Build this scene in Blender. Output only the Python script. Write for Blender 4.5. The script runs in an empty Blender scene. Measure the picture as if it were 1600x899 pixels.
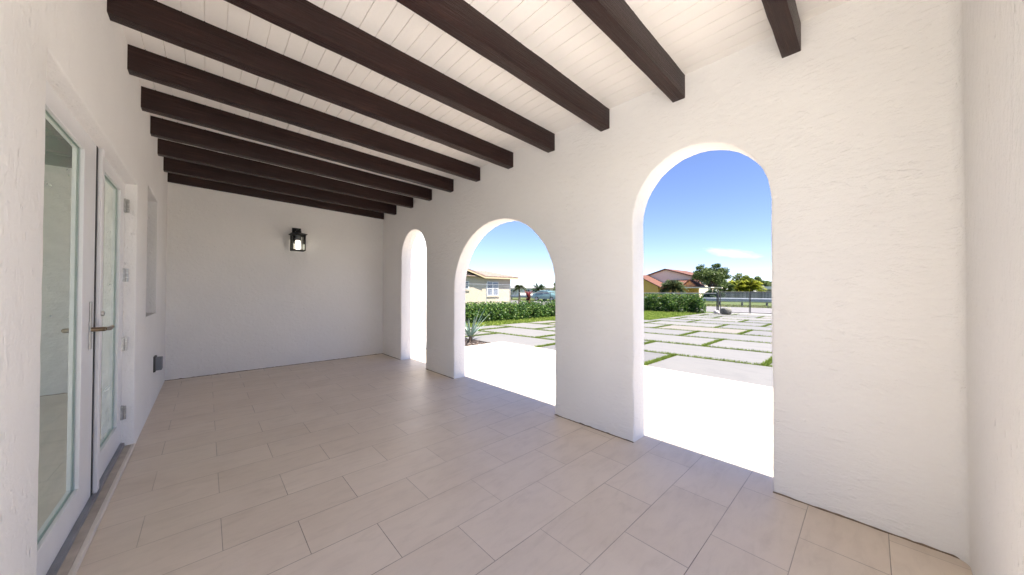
import bpy, bmesh, math, random
import numpy as np
from mathutils import Vector, Matrix

random.seed(7)
rng = np.random.default_rng(7)
scene = bpy.context.scene
COL = scene.collection
PI = math.pi

# ------------------------------------------------------------------ dimensions (metres)
EYE = 1.2
XL, XR = -0.398, 2.510          # inner faces of house wall / arcade wall
YB, YN = 6.40, -0.285           # inner faces of end wall / entry wall
TH = 0.19                       # arcade wall thickness
ZL, ZR = 2.829, 2.757           # ceiling height at the house wall / arcade wall
APRON_X = 5.26


def ceil_z(x):
    return ZL + (ZR - ZL) * (x - XL) / (XR - XL)


# ------------------------------------------------------------------ materials
def new_mat(name):
    m = bpy.data.materials.new(name)
    m.use_nodes = True
    nt = m.node_tree
    b = nt.nodes['Principled BSDF']
    return m, nt, b


def N(nt, t, **kw):
    n = nt.nodes.new(t)
    for k, v in kw.items():
        if k in n.inputs:
            n.inputs[k].default_value = v
        else:
            setattr(n, k, v)
    return n


def ramp(nt, fac, stops):
    r = nt.nodes.new('ShaderNodeValToRGB')
    el = r.color_ramp.elements
    while len(el) < len(stops):
        el.new(0.5)
    for e, (p, c) in zip(el, stops):
        e.position = p
        e.color = (c[0], c[1], c[2], 1) if len(c) == 3 else c
    nt.links.new(fac, r.inputs[0])
    return r.outputs[0]


def math_n(nt, op, a, b=None, c=None, clamp=False):
    n = nt.nodes.new('ShaderNodeMath')
    n.operation = op
    n.use_clamp = clamp
    for i, v in enumerate((a, b, c)):
        if v is None:
            continue
        if isinstance(v, (int, float)):
            n.inputs[i].default_value = v
        else:
            nt.links.new(v, n.inputs[i])
    return n.outputs[0]


def coords(nt, scale=(1, 1, 1), rot=(0, 0, 0), loc=(0, 0, 0)):
    tc = nt.nodes.new('ShaderNodeTexCoord')
    mp = nt.nodes.new('ShaderNodeMapping')
    mp.inputs['Scale'].default_value = scale
    mp.inputs['Rotation'].default_value = rot
    mp.inputs['Location'].default_value = loc
    nt.links.new(tc.outputs['Object'], mp.inputs[0])
    return mp.outputs[0]


def noise(nt, vec, scale, detail=4, rough=0.5, typ=None, dist=0.0):
    n = nt.nodes.new('ShaderNodeTexNoise')
    if typ:
        n.noise_type = typ
    n.inputs['Scale'].default_value = scale
    n.inputs['Detail'].default_value = detail
    n.inputs['Roughness'].default_value = rough
    n.inputs['Distortion'].default_value = dist
    if vec is not None:
        nt.links.new(vec, n.inputs['Vector'])
    return n.outputs[0]


def simple(name, col, rough=0.6, metal=0.0, var=0.12, scale=8.0, bump=0.0, bscale=60.0):
    m, nt, b = new_mat(name)
    v = coords(nt)
    f = noise(nt, v, scale, 5)
    lo = [max(0, c * (1 - var)) for c in col]
    hi = [min(1, c * (1 + var)) for c in col]
    nt.links.new(ramp(nt, f, [(0.3, lo), (0.7, hi)]), b.inputs['Base Color'])
    b.inputs['Roughness'].default_value = rough
    b.inputs['Metallic'].default_value = metal
    if bump:
        bm = N(nt, 'ShaderNodeBump', Strength=1.0, Distance=bump)
        nt.links.new(noise(nt, v, bscale, 3), bm.inputs['Height'])
        nt.links.new(bm.outputs[0], b.inputs['Normal'])
    return m


def stucco(name, col, stretch=(1, 1, 1), ridge=0.0045, pits=0.0, grain=0.0012, seed=0.0):
    """hand trowelled skip-trowel plaster: broken ridges, fine grain, pits"""
    m, nt, b = new_mat(name)
    v = coords(nt, loc=(seed, seed * 1.7, seed * .6))
    vs = coords(nt, scale=stretch, loc=(seed, seed * 1.7, seed * .6))
    # ridges: thin level lines of a distorted noise, kept only in patches
    n1 = noise(nt, vs, 4.6, 6, 0.64, dist=1.3)
    d = math_n(nt, 'ABSOLUTE', math_n(nt, 'SUBTRACT', n1, 0.5))
    line = math_n(nt, 'SUBTRACT', 1.0, math_n(nt, 'MULTIPLY', d, 42.0), clamp=True)
    n1b = noise(nt, vs, 7.5, 5, 0.6, dist=0.7)
    d2 = math_n(nt, 'ABSOLUTE', math_n(nt, 'SUBTRACT', n1b, 0.47))
    line2 = math_n(nt, 'SUBTRACT', 1.0, math_n(nt, 'MULTIPLY', d2, 30.0), clamp=True)
    patch = ramp(nt, noise(nt, v, 4.2, 3, 0.6), [(0.5, (0, 0, 0)), (0.68, (1, 1, 1))])
    patch2 = ramp(nt, noise(nt, v, 5.5, 3, 0.6), [(0.45, (0, 0, 0)), (0.6, (1, 1, 1))])
    ridges = math_n(nt, 'ADD', math_n(nt, 'MULTIPLY', line, patch),
                    math_n(nt, 'MULTIPLY', math_n(nt, 'MULTIPLY', line2, patch2), 0.35))
    # one side of each ridge is a flat slap of plaster
    slap = ramp(nt, n1, [(0.47, (0, 0, 0)), (0.53, (1, 1, 1))])
    slap = math_n(nt, 'MULTIPLY', slap, patch)
    grainn = noise(nt, v, 95, 4, 0.7)
    mid = noise(nt, vs, 22, 4, 0.6)
    h = math_n(nt, 'ADD', math_n(nt, 'MULTIPLY', ridges, ridge * 0.45), math_n(nt, 'MULTIPLY', grainn, grain * 2))
    tk = coords(nt, scale=(stretch[0], stretch[1] * 0.75, stretch[2]), loc=(seed, seed, seed * 2))
    ticks = ramp(nt, noise(nt, tk, 24, 3, 0.55, dist=0.6), [(0.56, (0, 0, 0)), (0.66, (1, 1, 1))])
    tpatch = ramp(nt, noise(nt, v, 3.3, 3, 0.6), [(0.35, (0.25, 0.25, 0.25)), (0.65, (1, 1, 1))])
    h = math_n(nt, 'ADD', h, math_n(nt, 'MULTIPLY', math_n(nt, 'MULTIPLY', ticks, tpatch), ridge * 1.1))
    lump = noise(nt, vs, 34, 5, 0.62, dist=0.5)
    h = math_n(nt, 'ADD', h, math_n(nt, 'MULTIPLY', mid, grain * 5))
    h = math_n(nt, 'ADD', h, math_n(nt, 'MULTIPLY', lump, grain * 3.5))
    if pits:
        pv = coords(nt, scale=(34, 34, 15), loc=(seed, 0, seed))
        vo = nt.nodes.new('ShaderNodeTexVoronoi')
        vo.inputs['Scale'].default_value = 1.0
        nt.links.new(pv, vo.inputs['Vector'])
        pm = ramp(nt, vo.outputs['Distance'], [(0.12, (1, 1, 1)), (0.24, (0, 0, 0))])
        keep = ramp(nt, noise(nt, v, 3.1, 4, 0.7), [(0.5, (0, 0, 0)), (0.6, (1, 1, 1))])
        pm = math_n(nt, 'MULTIPLY', pm, keep)
        h = math_n(nt, 'SUBTRACT', h, math_n(nt, 'MULTIPLY', pm, pits))
    bm = N(nt, 'ShaderNodeBump', Strength=1.0, Distance=1.0)
    nt.links.new(h, bm.inputs['Height'])
    nt.links.new(bm.outputs[0], b.inputs['Normal'])
    var = ramp(nt, noise(nt, v, 1.3, 5, 0.6),
               [(0.3, [c * 0.955 for c in col]), (0.7, col)])
    nt.links.new(var, b.inputs['Base Color'])
    b.inputs['Roughness'].default_value = 0.75
    b.inputs['Specular IOR Level'].default_value = 0.3
    return m


def leaf_mat(name, c1, c2, c3, trans=0.35, rough=0.5):
    m, nt, b = new_mat(name)
    g = nt.nodes.new('ShaderNodeNewGeometry')
    col = ramp(nt, g.outputs['Random Per Island'], [(0.0, c1), (0.55, c2), (1.0, c3)])
    nt.links.new(col, b.inputs['Base Color'])
    b.inputs['Roughness'].default_value = rough
    tr = nt.nodes.new('ShaderNodeBsdfTranslucent')
    nt.links.new(col, tr.inputs['Color'])
    mx = nt.nodes.new('ShaderNodeMixShader')
    mx.inputs[0].default_value = trans
    nt.links.new(b.outputs[0], mx.inputs[1])
    nt.links.new(tr.outputs[0], mx.inputs[2])
    nt.links.new(mx.outputs[0], nt.nodes['Material Output'].inputs[0])
    return m


WALLC = (0.885, 0.872, 0.85)
MAT = {}
MAT['stucco_h'] = stucco('stucco_arcade', WALLC, stretch=(1, 0.55, 1.2), ridge=0.0021, grain=0.0011, seed=3.1)
MAT['stucco_e'] = stucco('stucco_end', WALLC, stretch=(0.8, 1, 1.1), ridge=0.0024, grain=0.0013, seed=8.4)
MAT['stucco_l'] = stucco('stucco_house', WALLC, stretch=(1, 1.25, 0.6), ridge=0.002, pits=0.004, seed=12.7)
MAT['stucco_n'] = stucco('stucco_entry', WALLC, stretch=(1.2, 1, 0.6), ridge=0.0016, pits=0.006, seed=21.3)


def tile_mat():
    m, nt, b = new_mat('porch_tile')
    v = coords(nt, loc=(-1.8465 + 0.593 * 6, -0.547 + 0.2985 * 40, 0))
    br = nt.nodes.new('ShaderNodeTexBrick')
    br.offset = 0.5
    br.inputs['Scale'].default_value = 1.0
    br.inputs['Mortar Size'].default_value = 0.0016
    br.inputs['Mortar Smooth'].default_value = 0.1
    br.inputs['Bias'].default_value = 0.0
    br.inputs['Brick Width'].default_value = 0.593
    br.inputs['Row Height'].default_value = 0.2985
    br.inputs['Color1'].default_value = (0, 0, 0, 1)
    br.inputs['Color2'].default_value = (1, 1, 1, 1)
    br.inputs['Mortar'].default_value = (0.5, 0.5, 0.5, 1)
    nt.links.new(v, br.inputs['Vector'])
    per = ramp(nt, br.outputs['Color'], [(0.0, (0.69, 0.592, 0.485)), (0.5, (0.71, 0.612, 0.505)), (1.0, (0.73, 0.632, 0.525))])
    # soft limestone veining along the tile
    vv = coords(nt, scale=(0.9, 3.2, 1))
    ve = noise(nt, vv, 5.5, 7, 0.62, dist=0.8)
    vein = ramp(nt, ve, [(0.25, (0.91, 0.90, 0.89)), (0.5, (1, 1, 1)), (0.8, (1.04, 1.035, 1.03))])
    mx = nt.nodes.new('ShaderNodeMix')
    mx.data_type = 'RGBA'
    mx.blend_type = 'MULTIPLY'
    mx.inputs['Factor'].default_value = 1.0
    nt.links.new(per, mx.inputs['A'])
    nt.links.new(vein, mx.inputs['B'])
    st = nt.nodes.new('ShaderNodeMix')
    st.data_type = 'RGBA'
    st.blend_type = 'MULTIPLY'
    st.inputs['Factor'].default_value = 1.0
    nt.links.new(mx.outputs['Result'], st.inputs['A'])
    nt.links.new(ramp(nt, noise(nt, coords(nt), 1.9, 7, 0.68), [(0.3, (0.94, 0.93, 0.92)), (0.52, (1, 1, 1)), (0.75, (1.03, 1.03, 1.03))]), st.inputs['B'])
    mx = st
    # grout
    gm = nt.nodes.new('ShaderNodeMix')
    gm.data_type = 'RGBA'
    nt.links.new(math_n(nt, 'MULTIPLY', br.outputs['Fac'], ramp(nt, noise(nt, v, 1.1, 4, 0.6), [(0.35, (0.25,) * 3), (0.65, (0.85,) * 3)])), gm.inputs['Factor'])
    nt.links.new(mx.outputs['Result'], gm.inputs['A'])
    gm.inputs['B'].default_value = (0.17, 0.125, 0.09, 1)
    nt.links.new(gm.outputs['Result'], b.inputs['Base Color'])
    rr = ramp(nt, noise(nt, v, 7, 5), [(0.3, (0.36,) * 3), (0.7, (0.5,) * 3)])
    nt.links.new(rr, b.inputs['Roughness'])
    b.inputs['Specular IOR Level'].default_value = 0.45
    h = math_n(nt, 'SUBTRACT', math_n(nt, 'MULTIPLY', noise(nt, vv, 30, 4), 0.0006),
               math_n(nt, 'MULTIPLY', br.outputs['Fac'], 0.0012))
    bm = N(nt, 'ShaderNodeBump', Strength=1.0, Distance=1.0)
    nt.links.new(h, bm.inputs['Height'])
    nt.links.new(bm.outputs[0], b.inputs['Normal'])
    return m


MAT['tile'] = tile_mat()


def beam_mat():
    m, nt, b = new_mat('beam_wood')
    v = coords(nt, scale=(0.9, 16, 16))
    f = math_n(nt, 'ADD', math_n(nt, 'MULTIPLY', noise(nt, v, 3.0, 8, 0.65, dist=0.6), 0.75), math_n(nt, 'MULTIPLY', noise(nt, coords(nt, scale=(1, 3, 3)), 1.7, 4, 0.6), 0.25))
    c = ramp(nt, f, [(0.28, (0.010, 0.0035, 0.003)), (0.55, (0.027, 0.0105, 0.0085)), (0.82, (0.075, 0.034, 0.024))])
    vo = nt.nodes.new('ShaderNodeTexVoronoi')
    vo.inputs['Scale'].default_value = 1.0
    nt.links.new(coords(nt, scale=(1.7, 7, 7)), vo.inputs['Vector'])
    kn = ramp(nt, vo.outputs['Distance'], [(0.05, (0.15, 0.13, 0.12)), (0.11, (1, 1, 1))])
    km = nt.nodes.new('ShaderNodeMix')
    km.data_type = 'RGBA'
    km.blend_type = 'MULTIPLY'
    km.inputs['Factor'].default_value = 1.0
    nt.links.new(c, km.inputs['A'])
    nt.links.new(kn, km.inputs['B'])
    nt.links.new(km.outputs['Result'], b.inputs['Base Color'])
    b.inputs['Roughness'].default_value = 0.42
    b.inputs['Specular IOR Level'].default_value = 0.28
    v2 = coords(nt, scale=(1.2, 30, 30))
    bm = N(nt, 'ShaderNodeBump', Strength=1.0, Distance=0.006)
    nt.links.new(noise(nt, v2, 3.5, 7, 0.6, dist=0.5), bm.inputs['Height'])
    nt.links.new(bm.outputs[0], b.inputs['Normal'])
    return m


MAT['beam'] = beam_mat()
MAT['plank'] = simple('white_planks', (0.86, 0.835, 0.80), 0.5, var=0.03, scale=3, bump=0.0015, bscale=40)
MAT['paint'] = simple('white_door_paint', (0.80, 0.80, 0.81), 0.35, var=0.02)
MAT['sillstone'] = simple('sill_stone', (0.5, 0.44, 0.37), 0.5, var=0.15, scale=14, bump=0.0008)
MAT['trim'] = simple('lit_nosing', (0.72, 0.66, 0.58), 0.45, var=0.06)
MAT['blackmetal'] = simple('black_metal', (0.012, 0.012, 0.014), 0.45, 0.3, var=0.2, bump=0.0006)
MAT['darkgap'] = simple('rubber_gap_shade', (0.015, 0.015, 0.017), 0.7)
MAT['brass'] = simple('aged_brass', (0.27, 0.20, 0.13), 0.28, 1.0, var=0.3, scale=40)
MAT['steel'] = simple('brushed_steel', (0.5, 0.49, 0.47), 0.35, 1.0, var=0.15, scale=40)
MAT['alum'] = simple('grey_aluminium', (0.3, 0.31, 0.33), 0.5, 0.5, var=0.15)
MAT['greybox'] = simple('grey_plastic', (0.17, 0.18, 0.20), 0.5, var=0.1)
MAT['galv'] = simple('galvanised_steel', (0.42, 0.45, 0.47), 0.45, 0.8, var=0.15, scale=5)
MAT['darkpost'] = simple('dark_post', (0.06, 0.06, 0.06), 0.7, var=0.3)
MAT['asphalt'] = simple('asphalt', (0.20, 0.19, 0.19), 0.9, var=0.2, scale=3, bump=0.004, bscale=90)
MAT['paver'] = None
MAT['greenpane'] = simple('green_pane', (0.05, 0.60, 0.34), 0.3, var=0.3, scale=6)
MAT['inwall'] = simple('interior_paint', (0.72, 0.74, 0.69), 0.7)
MAT['infloor'] = simple('interior_tiles', (0.4, 0.37, 0.3), 0.4)


def glass_mat(name, tint, refl=1.0, film=0.0):
    m, nt, b = new_mat(name)
    nt.nodes.remove(b)
    fr = N(nt, 'ShaderNodeFresnel', IOR=1.52)
    f2 = math_n(nt, 'MULTIPLY', fr.outputs[0], 2.5 * refl, clamp=True)
    gl = N(nt, 'ShaderNodeBsdfGlossy', Roughness=0.015)
    gl.inputs['Color'].default_value = (0.93, 0.985, 0.94, 1)
    v = coords(nt, scale=(1, 1.0, 0.4))
    bm = N(nt, 'ShaderNodeBump', Strength=0.25, Distance=0.0015)
    nt.links.new(noise(nt, v, 3.0, 2), bm.inputs['Height'])
    nt.links.new(bm.outputs[0], gl.inputs['Normal'])
    tr = nt.nodes.new('ShaderNodeBsdfTransparent')
    tr.inputs['Color'].default_value = (*tint, 1)
    mx = nt.nodes.new('ShaderNodeMixShader')
    nt.links.new(f2, mx.inputs[0])
    nt.links.new(tr.outputs[0], mx.inputs[1])
    nt.links.new(gl.outputs[0], mx.inputs[2])
    if film:
        df = nt.nodes.new('ShaderNodeBsdfDiffuse')
        df.inputs['Color'].default_value = (0.70, 0.84, 0.74, 1)
        m2 = nt.nodes.new('ShaderNodeMixShader')
        fm = ramp(nt, noise(nt, coords(nt, scale=(1, 1, 6)), 2.2, 5, 0.6), [(0.3, (film * .75,) * 3), (0.7, (film * 1.25,) * 3)])
        nt.links.new(fm, m2.inputs[0])
        nt.links.new(mx.outputs[0], m2.inputs[1])
        nt.links.new(df.outputs[0], m2.inputs[2])
        mx = m2
    nt.links.new(mx.outputs[0], nt.nodes['Material Output'].inputs[0])
    return m


MAT['glass'] = glass_mat('green_tinted_glass', (0.62, 0.82, 0.70), film=0.24)
MAT['clear'] = glass_mat('clear_glass', (0.95, 0.96, 0.96), 0.6)


def paver_mat():
    m, nt, b = new_mat('marble_paver')
    g = nt.nodes.new('ShaderNodeNewGeometry')
    per = ramp(nt, g.outputs['Random Per Island'], [(0, (0.16, 0.156, 0.153)), (0.5, (0.195, 0.189, 0.181)), (0.85, (0.215, 0.206, 0.193)), (1, (0.225, 0.198, 0.165))])
    v = coords(nt, scale=(2.2, 0.8, 1))
    vein = ramp(nt, noise(nt, v, 2.2, 7, 0.62, dist=1.0), [(0.25, (0.84, 0.84, 0.86)), (0.5, (1, 1, 1)), (0.8, (1.05, 1.04, 1.03))])
    mx = nt.nodes.new('ShaderNodeMix')
    mx.data_type = 'RGBA'
    mx.blend_type = 'MULTIPLY'
    mx.inputs['Factor'].default_value = 1.0
    nt.links.new(per, mx.inputs['A'])
    nt.links.new(vein, mx.inputs['B'])
    nt.links.new(mx.outputs['Result'], b.inputs['Base Color'])
    b.inputs['Roughness'].default_value = 0.65
    bm = N(nt, 'ShaderNodeBump', Strength=1.0, Distance=0.002)
    nt.links.new(noise(nt, v, 40, 4), bm.inputs['Height'])
    nt.links.new(bm.outputs[0], b.inputs['Normal'])
    return m


MAT['paver'] = paver_mat()


def ground_mat(name, a, c, d, scale):
    m, nt, b = new_mat(name)
    v = coords(nt)
    f = noise(nt, v, scale, 8, 0.7)
    nt.links.new(ramp(nt, f, [(0.3, a), (0.5, c), (0.7, d)]), b.inputs['Base Color'])
    b.inputs['Roughness'].default_value = 0.95
    bm = N(nt, 'ShaderNodeBump', Strength=1.0, Distance=0.03)
    nt.links.new(noise(nt, v, 30, 5, 0.7), bm.inputs['Height'])
    nt.links.new(bm.outputs[0], b.inputs['Normal'])
    return m


MAT['ground'] = ground_mat('lawn_ground', (0.055, 0.085, 0.02), (0.085, 0.12, 0.03), (0.15, 0.15, 0.06), 2.2)
MAT['mulch'] = ground_mat('mulch', (0.03, 0.022, 0.018), (0.09, 0.07, 0.06), (0.2, 0.16, 0.14), 40)
MAT['turf'] = leaf_mat('turf_blades', (0.09, 0.15, 0.018), (0.16, 0.24, 0.03), (0.30, 0.36, 0.07), 0.35, 0.8)
MAT['lawnblade'] = leaf_mat('lawn_blades', (0.10, 0.17, 0.02), (0.21, 0.30, 0.035), (0.36, 0.40, 0.09), 0.35, 0.8)
MAT['hedge'] = leaf_mat('hedge_leaves', (0.018, 0.06, 0.015), (0.065, 0.15, 0.028), (0.24, 0.34, 0.07), 0.4, 0.45)
MAT['treeleaf'] = leaf_mat('tree_leaves', (0.04, 0.07, 0.022), (0.10, 0.15, 0.042), (0.21, 0.26, 0.09), 0.4)
MAT['darkleaf'] = leaf_mat('dark_leaves', (0.015, 0.035, 0.015), (0.03, 0.065, 0.025), (0.07, 0.11, 0.04), 0.25)
MAT['yellowleaf'] = leaf_mat('yellow_green_leaves', (0.10, 0.14, 0.012), (0.24, 0.28, 0.02), (0.42, 0.40, 0.04), 0.4)
MAT['oliveleaf'] = leaf_mat('olive_leaves', (0.06, 0.10, 0.015), (0.15, 0.20, 0.025), (0.28, 0.31, 0.05), 0.35)
MAT['palmleaf'] = leaf_mat('palm_leaves', (0.03, 0.055, 0.02), (0.07, 0.10, 0.035), (0.14, 0.15, 0.05), 0.25)
MAT['agave'] = leaf_mat('blue_green_blades', (0.10, 0.16, 0.13), (0.2, 0.28, 0.24), (0.4, 0.46, 0.38), 0.15)
MAT['redleaf'] = leaf_mat('red_leaves', (0.10, 0.015, 0.02), (0.22, 0.04, 0.05), (0.3, 0.12, 0.09), 0.3)
MAT['bark'] = simple('bark', (0.12, 0.09, 0.065), 0.9, var=0.4, scale=20, bump=0.01, bscale=30)
MAT['stem'] = simple('hedge_stems', (0.045, 0.035, 0.022), 0.9, var=0.4, scale=20)
MAT['rock'] = simple('grey_rock', (0.15, 0.145, 0.125), 0.9, var=0.5, scale=6, bump=0.03, bscale=9)
MAT['palerock'] = simple('pale_rock', (0.36, 0.34, 0.335), 0.9, var=0.25, scale=6, bump=0.02, bscale=9)
MAT['cream'] = simple('cream_render', (0.47, 0.40, 0.31), 0.9, var=0.06, scale=2)
MAT['creamtrim'] = simple('cream_fascia', (0.50, 0.40, 0.25), 0.8, var=0.06)
MAT['tan'] = simple('tan_render', (0.76, 0.64, 0.50), 0.9, var=0.07)
MAT['ochre'] = simple('ochre_render', (0.60, 0.37, 0.10), 0.9, var=0.1)
MAT['orange'] = simple('orange_render', (0.55, 0.28, 0.13), 0.9, var=0.1)
MAT['whitewall'] = simple('white_render', (0.66, 0.65, 0.63), 0.9, var=0.06)
MAT['darkglass'] = simple('window_panes', (0.06, 0.08, 0.11), 0.12, var=0.4, scale=2)
MAT['sheer'] = simple('curtained_panes', (0.20, 0.22, 0.27), 0.2, var=0.35, scale=3)
MAT['woodfence'] = None


def rooftile(name, a, c, d, sc=4.0):
    m, nt, b = new_mat(name)
    v = coords(nt)
    w = nt.nodes.new('ShaderNodeTexWave')
    w.bands_direction = 'Y'
    w.inputs['Scale'].default_value = 1.1
    w.inputs['Distortion'].default_value = 0.4
    nt.links.new(v, w.inputs['Vector'])
    f = math_n(nt, 'ADD', math_n(nt, 'MULTIPLY', noise(nt, v, sc, 6, 0.7), 0.9), math_n(nt, 'MULTIPLY', w.outputs['Fac'], 0.12))
    nt.links.new(ramp(nt, f, [(0.35, a), (0.5, c), (0.68, d)]), b.inputs['Base Color'])
    b.inputs['Roughness'].default_value = 0.85
    bm = N(nt, 'ShaderNodeBump', Strength=1.0, Distance=0.06)
    nt.links.new(w.outputs['Fac'], bm.inputs['Height'])
    nt.links.new(bm.outputs[0], b.inputs['Normal'])
    return m


MAT['redroof'] = rooftile('red_roof_tiles', (0.10, 0.038, 0.027), (0.15, 0.062, 0.042), (0.20, 0.10, 0.07))
MAT['pinkroof'] = rooftile('weathered_roof_tiles', (0.15, 0.11, 0.09), (0.25, 0.18, 0.145), (0.38, 0.32, 0.27))
MAT['greyroof'] = rooftile('grey_shingles', (0.20, 0.2, 0.21), (0.27, 0.27, 0.28), (0.36, 0.35, 0.35))


def woodfence_mat():
    m, nt, b = new_mat('weathered_boards')
    g = nt.nodes.new('ShaderNodeNewGeometry')
    per = ramp(nt, g.outputs['Random Per Island'], [(0, (0.15, 0.14, 0.125)), (0.5, (0.22, 0.205, 0.185)), (1, (0.31, 0.29, 0.26))])
    nt.links.new(per, b.inputs['Base Color'])
    b.inputs['Roughness'].default_value = 0.9
    return m


MAT['woodfence'] = woodfence_mat()


# ------------------------------------------------------------------ mesh helpers
class MB:
    """collects simple shapes into ONE mesh"""

    def __init__(self):
        self.v, self.f = [], []

    def add(self, vs, fs):
        o = len(self.v)
        self.v += [tuple(p) for p in vs]
        self.f += [tuple(o + i for i in f) for f in fs]

    def box(self, x0, x1, y0, y1, z0, z1):
        vs = [(x, y, z) for z in (z0, z1) for y in (y0, y1) for x in (x0, x1)]
        self.add(vs, [(0, 2, 3, 1), (4, 5, 7, 6), (0, 1, 5, 4), (2, 6, 7, 3), (0, 4, 6, 2), (1, 3, 7, 5)])

    def tube(self, pts, r, n=8, cap=True):
        pts = [Vector(p) for p in pts]
        rs = r if isinstance(r, (list, tuple)) else [r] * len(pts)
        rings = []
        for i, p in enumerate(pts):
            t = (pts[min(i + 1, len(pts) - 1)] - pts[max(i - 1, 0)]).normalized()
            a = t.cross(Vector((0, 0, 1)))
            if a.length < 1e-3:
                a = Vector((1, 0, 0))
            a.normalize()
            c = t.cross(a)
            rings.append([p + (a * math.cos(2 * PI * k / n) + c * math.sin(2 * PI * k / n)) * rs[i] for k in range(n)])
        o = len(self.v)
        for rg in rings:
            self.v += [tuple(q) for q in rg]
        for i in range(len(rings) - 1):
            for k in range(n):
                k2 = (k + 1) % n
                self.f.append((o + i * n + k, o + i * n + k2, o + (i + 1) * n + k2, o + (i + 1) * n + k))
        if cap:
            self.f.append(tuple(o + k for k in reversed(range(n))))
            self.f.append(tuple(o + (len(rings) - 1) * n + k for k in range(n)))

    def prism(self, poly, axis, a0, a1):
        """extrude a 2D polygon along an axis (0: poly is (y,z); 1: (x,z); 2: (x,y))"""
        def P(p, a):
            return {0: (a, p[0], p[1]), 1: (p[0], a, p[1]), 2: (p[0], p[1], a)}[axis]
        n = len(poly)
        self.add([P(p, a0) for p in poly] + [P(p, a1) for p in poly],
                 [tuple(range(n)), tuple(reversed(range(n, 2 * n)))] +
                 [(i, i + n, (i + 1) % n + n, (i + 1) % n) for i in range(n)])

    def frame(self, axis, a0, a1, u0, u1, w0, w1, t):
        """rectangular frame: bars butted, in the plane normal to axis 0 or 1"""
        bars = [(u0, u0 + t, w0, w1), (u1 - t, u1, w0, w1), (u0 + t, u1 - t, w0, w0 + t), (u0 + t, u1 - t, w1 - t, w1)]
        for (p, q, r, s) in bars:
            if axis == 0:
                self.box(a0, a1, p, q, r, s)
            else:
                self.box(p, q, a0, a1, r, s)

    def build(self, name, mat, parent=None, bevel=0.0, seg=2, smooth=None, loc=None):
        me = bpy.data.meshes.new(name)
        me.from_pydata(self.v, [], self.f)
        bm = bmesh.new()
        bm.from_mesh(me)
        bmesh.ops.recalc_face_normals(bm, faces=bm.faces)
        if bevel:
            es = [e for e in bm.edges if len(e.link_faces) == 2 and e.calc_face_angle(0) > 0.6]
            bmesh.ops.bevel(bm, geom=es, offset=bevel, segments=seg, affect='EDGES', clamp_overlap=True, profile=0.5)
        if smooth:
            for f in bm.faces:
                f.smooth = True
        bm.to_mesh(me)
        bm.free()
        if smooth:
            me.set_sharp_from_angle(angle=math.radians(smooth))
        return link(name, me, mat, parent)


def link(name, me, mat, parent=None):
    me.materials.clear()
    me.materials.append(mat)
    o = bpy.data.objects.new(name, me)
    COL.objects.link(o)
    if parent is not None:
        o.parent = parent
        o.matrix_parent_inverse = parent.matrix_basis.inverted()
    return o


def thing(name, label, cat, loc=(0, 0, 0), group=None):
    o = bpy.data.objects.new(name, None)
    o.empty_display_size = 0.1
    COL.objects.link(o)
    o.location = loc
    return tag(o, label, cat, group)


def tag(o, label, cat, group=None):
    o['label'] = label
    o['category'] = cat
    if group:
        o['group'] = group
    return o


def struct(o, kind='structure'):
    o['kind'] = kind
    return o


def copy_tree(o, parent=None):
    c = o.copy()
    COL.objects.link(c)
    if parent is not None:
        c.parent = parent
    for ch in list(o.children):
        copy_tree(ch, c)
    return c


def quads_mesh(name, P, mat, parent=None):
    """P: (n,4,3) array of quads -> one mesh"""
    n = len(P)
    me = bpy.data.meshes.new(name)
    me.vertices.add(n * 4)
    me.vertices.foreach_set('co', P.reshape(-1).astype(np.float32))
    me.loops.add(n * 4)
    me.loops.foreach_set('vertex_index', np.arange(n * 4, dtype=np.int32))
    me.polygons.add(n)
    me.polygons.foreach_set('loop_start', np.arange(0, n * 4, 4, dtype=np.int32))
    me.polygons.foreach_set('loop_total', np.full(n, 4, dtype=np.int32))
    me.update()
    me.validate()
    return link(name, me, mat, parent)


def leaf_quads(C, L, W, up=0.3, droop=0.0, nrm=None):
    """diamond leaves at centres C (n,3), length L, width W arrays or floats"""
    n = len(C)
    d = rng.normal(size=(n, 3))
    d[:, 2] = d[:, 2] * 0.6 + up
    if nrm is not None:
        d += nrm
    d /= np.linalg.norm(d, axis=1)[:, None]
    s = np.cross(d, rng.normal(size=(n, 3)))
    s /= np.linalg.norm(s, axis=1)[:, None]
    L = (np.ones(n) * L * rng.uniform(0.65, 1.25, n))[:, None]
    W = (np.ones(n) * W * rng.uniform(0.7, 1.2, n))[:, None]
    a = C - d * L * .5
    b = C + s * W * .5
    c = C + d * L * .5
    c[:, 2] -= droop * L[:, 0]
    e = C - s * W * .5
    return np.stack([a, b, c, e], 1)


def blade_quads(x, y, z0, h, w, lean=0.35):
    n = len(x)
    a = rng.uniform(0, 2 * PI, n)
    hh = h * rng.uniform(0.5, 1.3, n)
    ln = rng.normal(0, lean, (n, 2)) * hh[:, None]
    dx, dy = np.cos(a) * w / 2, np.sin(a) * w / 2
    P = np.zeros((n, 4, 3))
    P[:, 0] = np.stack([x - dx, y - dy, np.full(n, z0)], 1)
    P[:, 1] = np.stack([x + dx, y + dy, np.full(n, z0)], 1)
    P[:, 2] = np.stack([x + dx * .3 + ln[:, 0], y + dy * .3 + ln[:, 1], z0 + hh], 1)
    P[:, 3] = np.stack([x - dx * .3 + ln[:, 0], y - dy * .3 + ln[:, 1], z0 + hh], 1)
    return P


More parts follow.
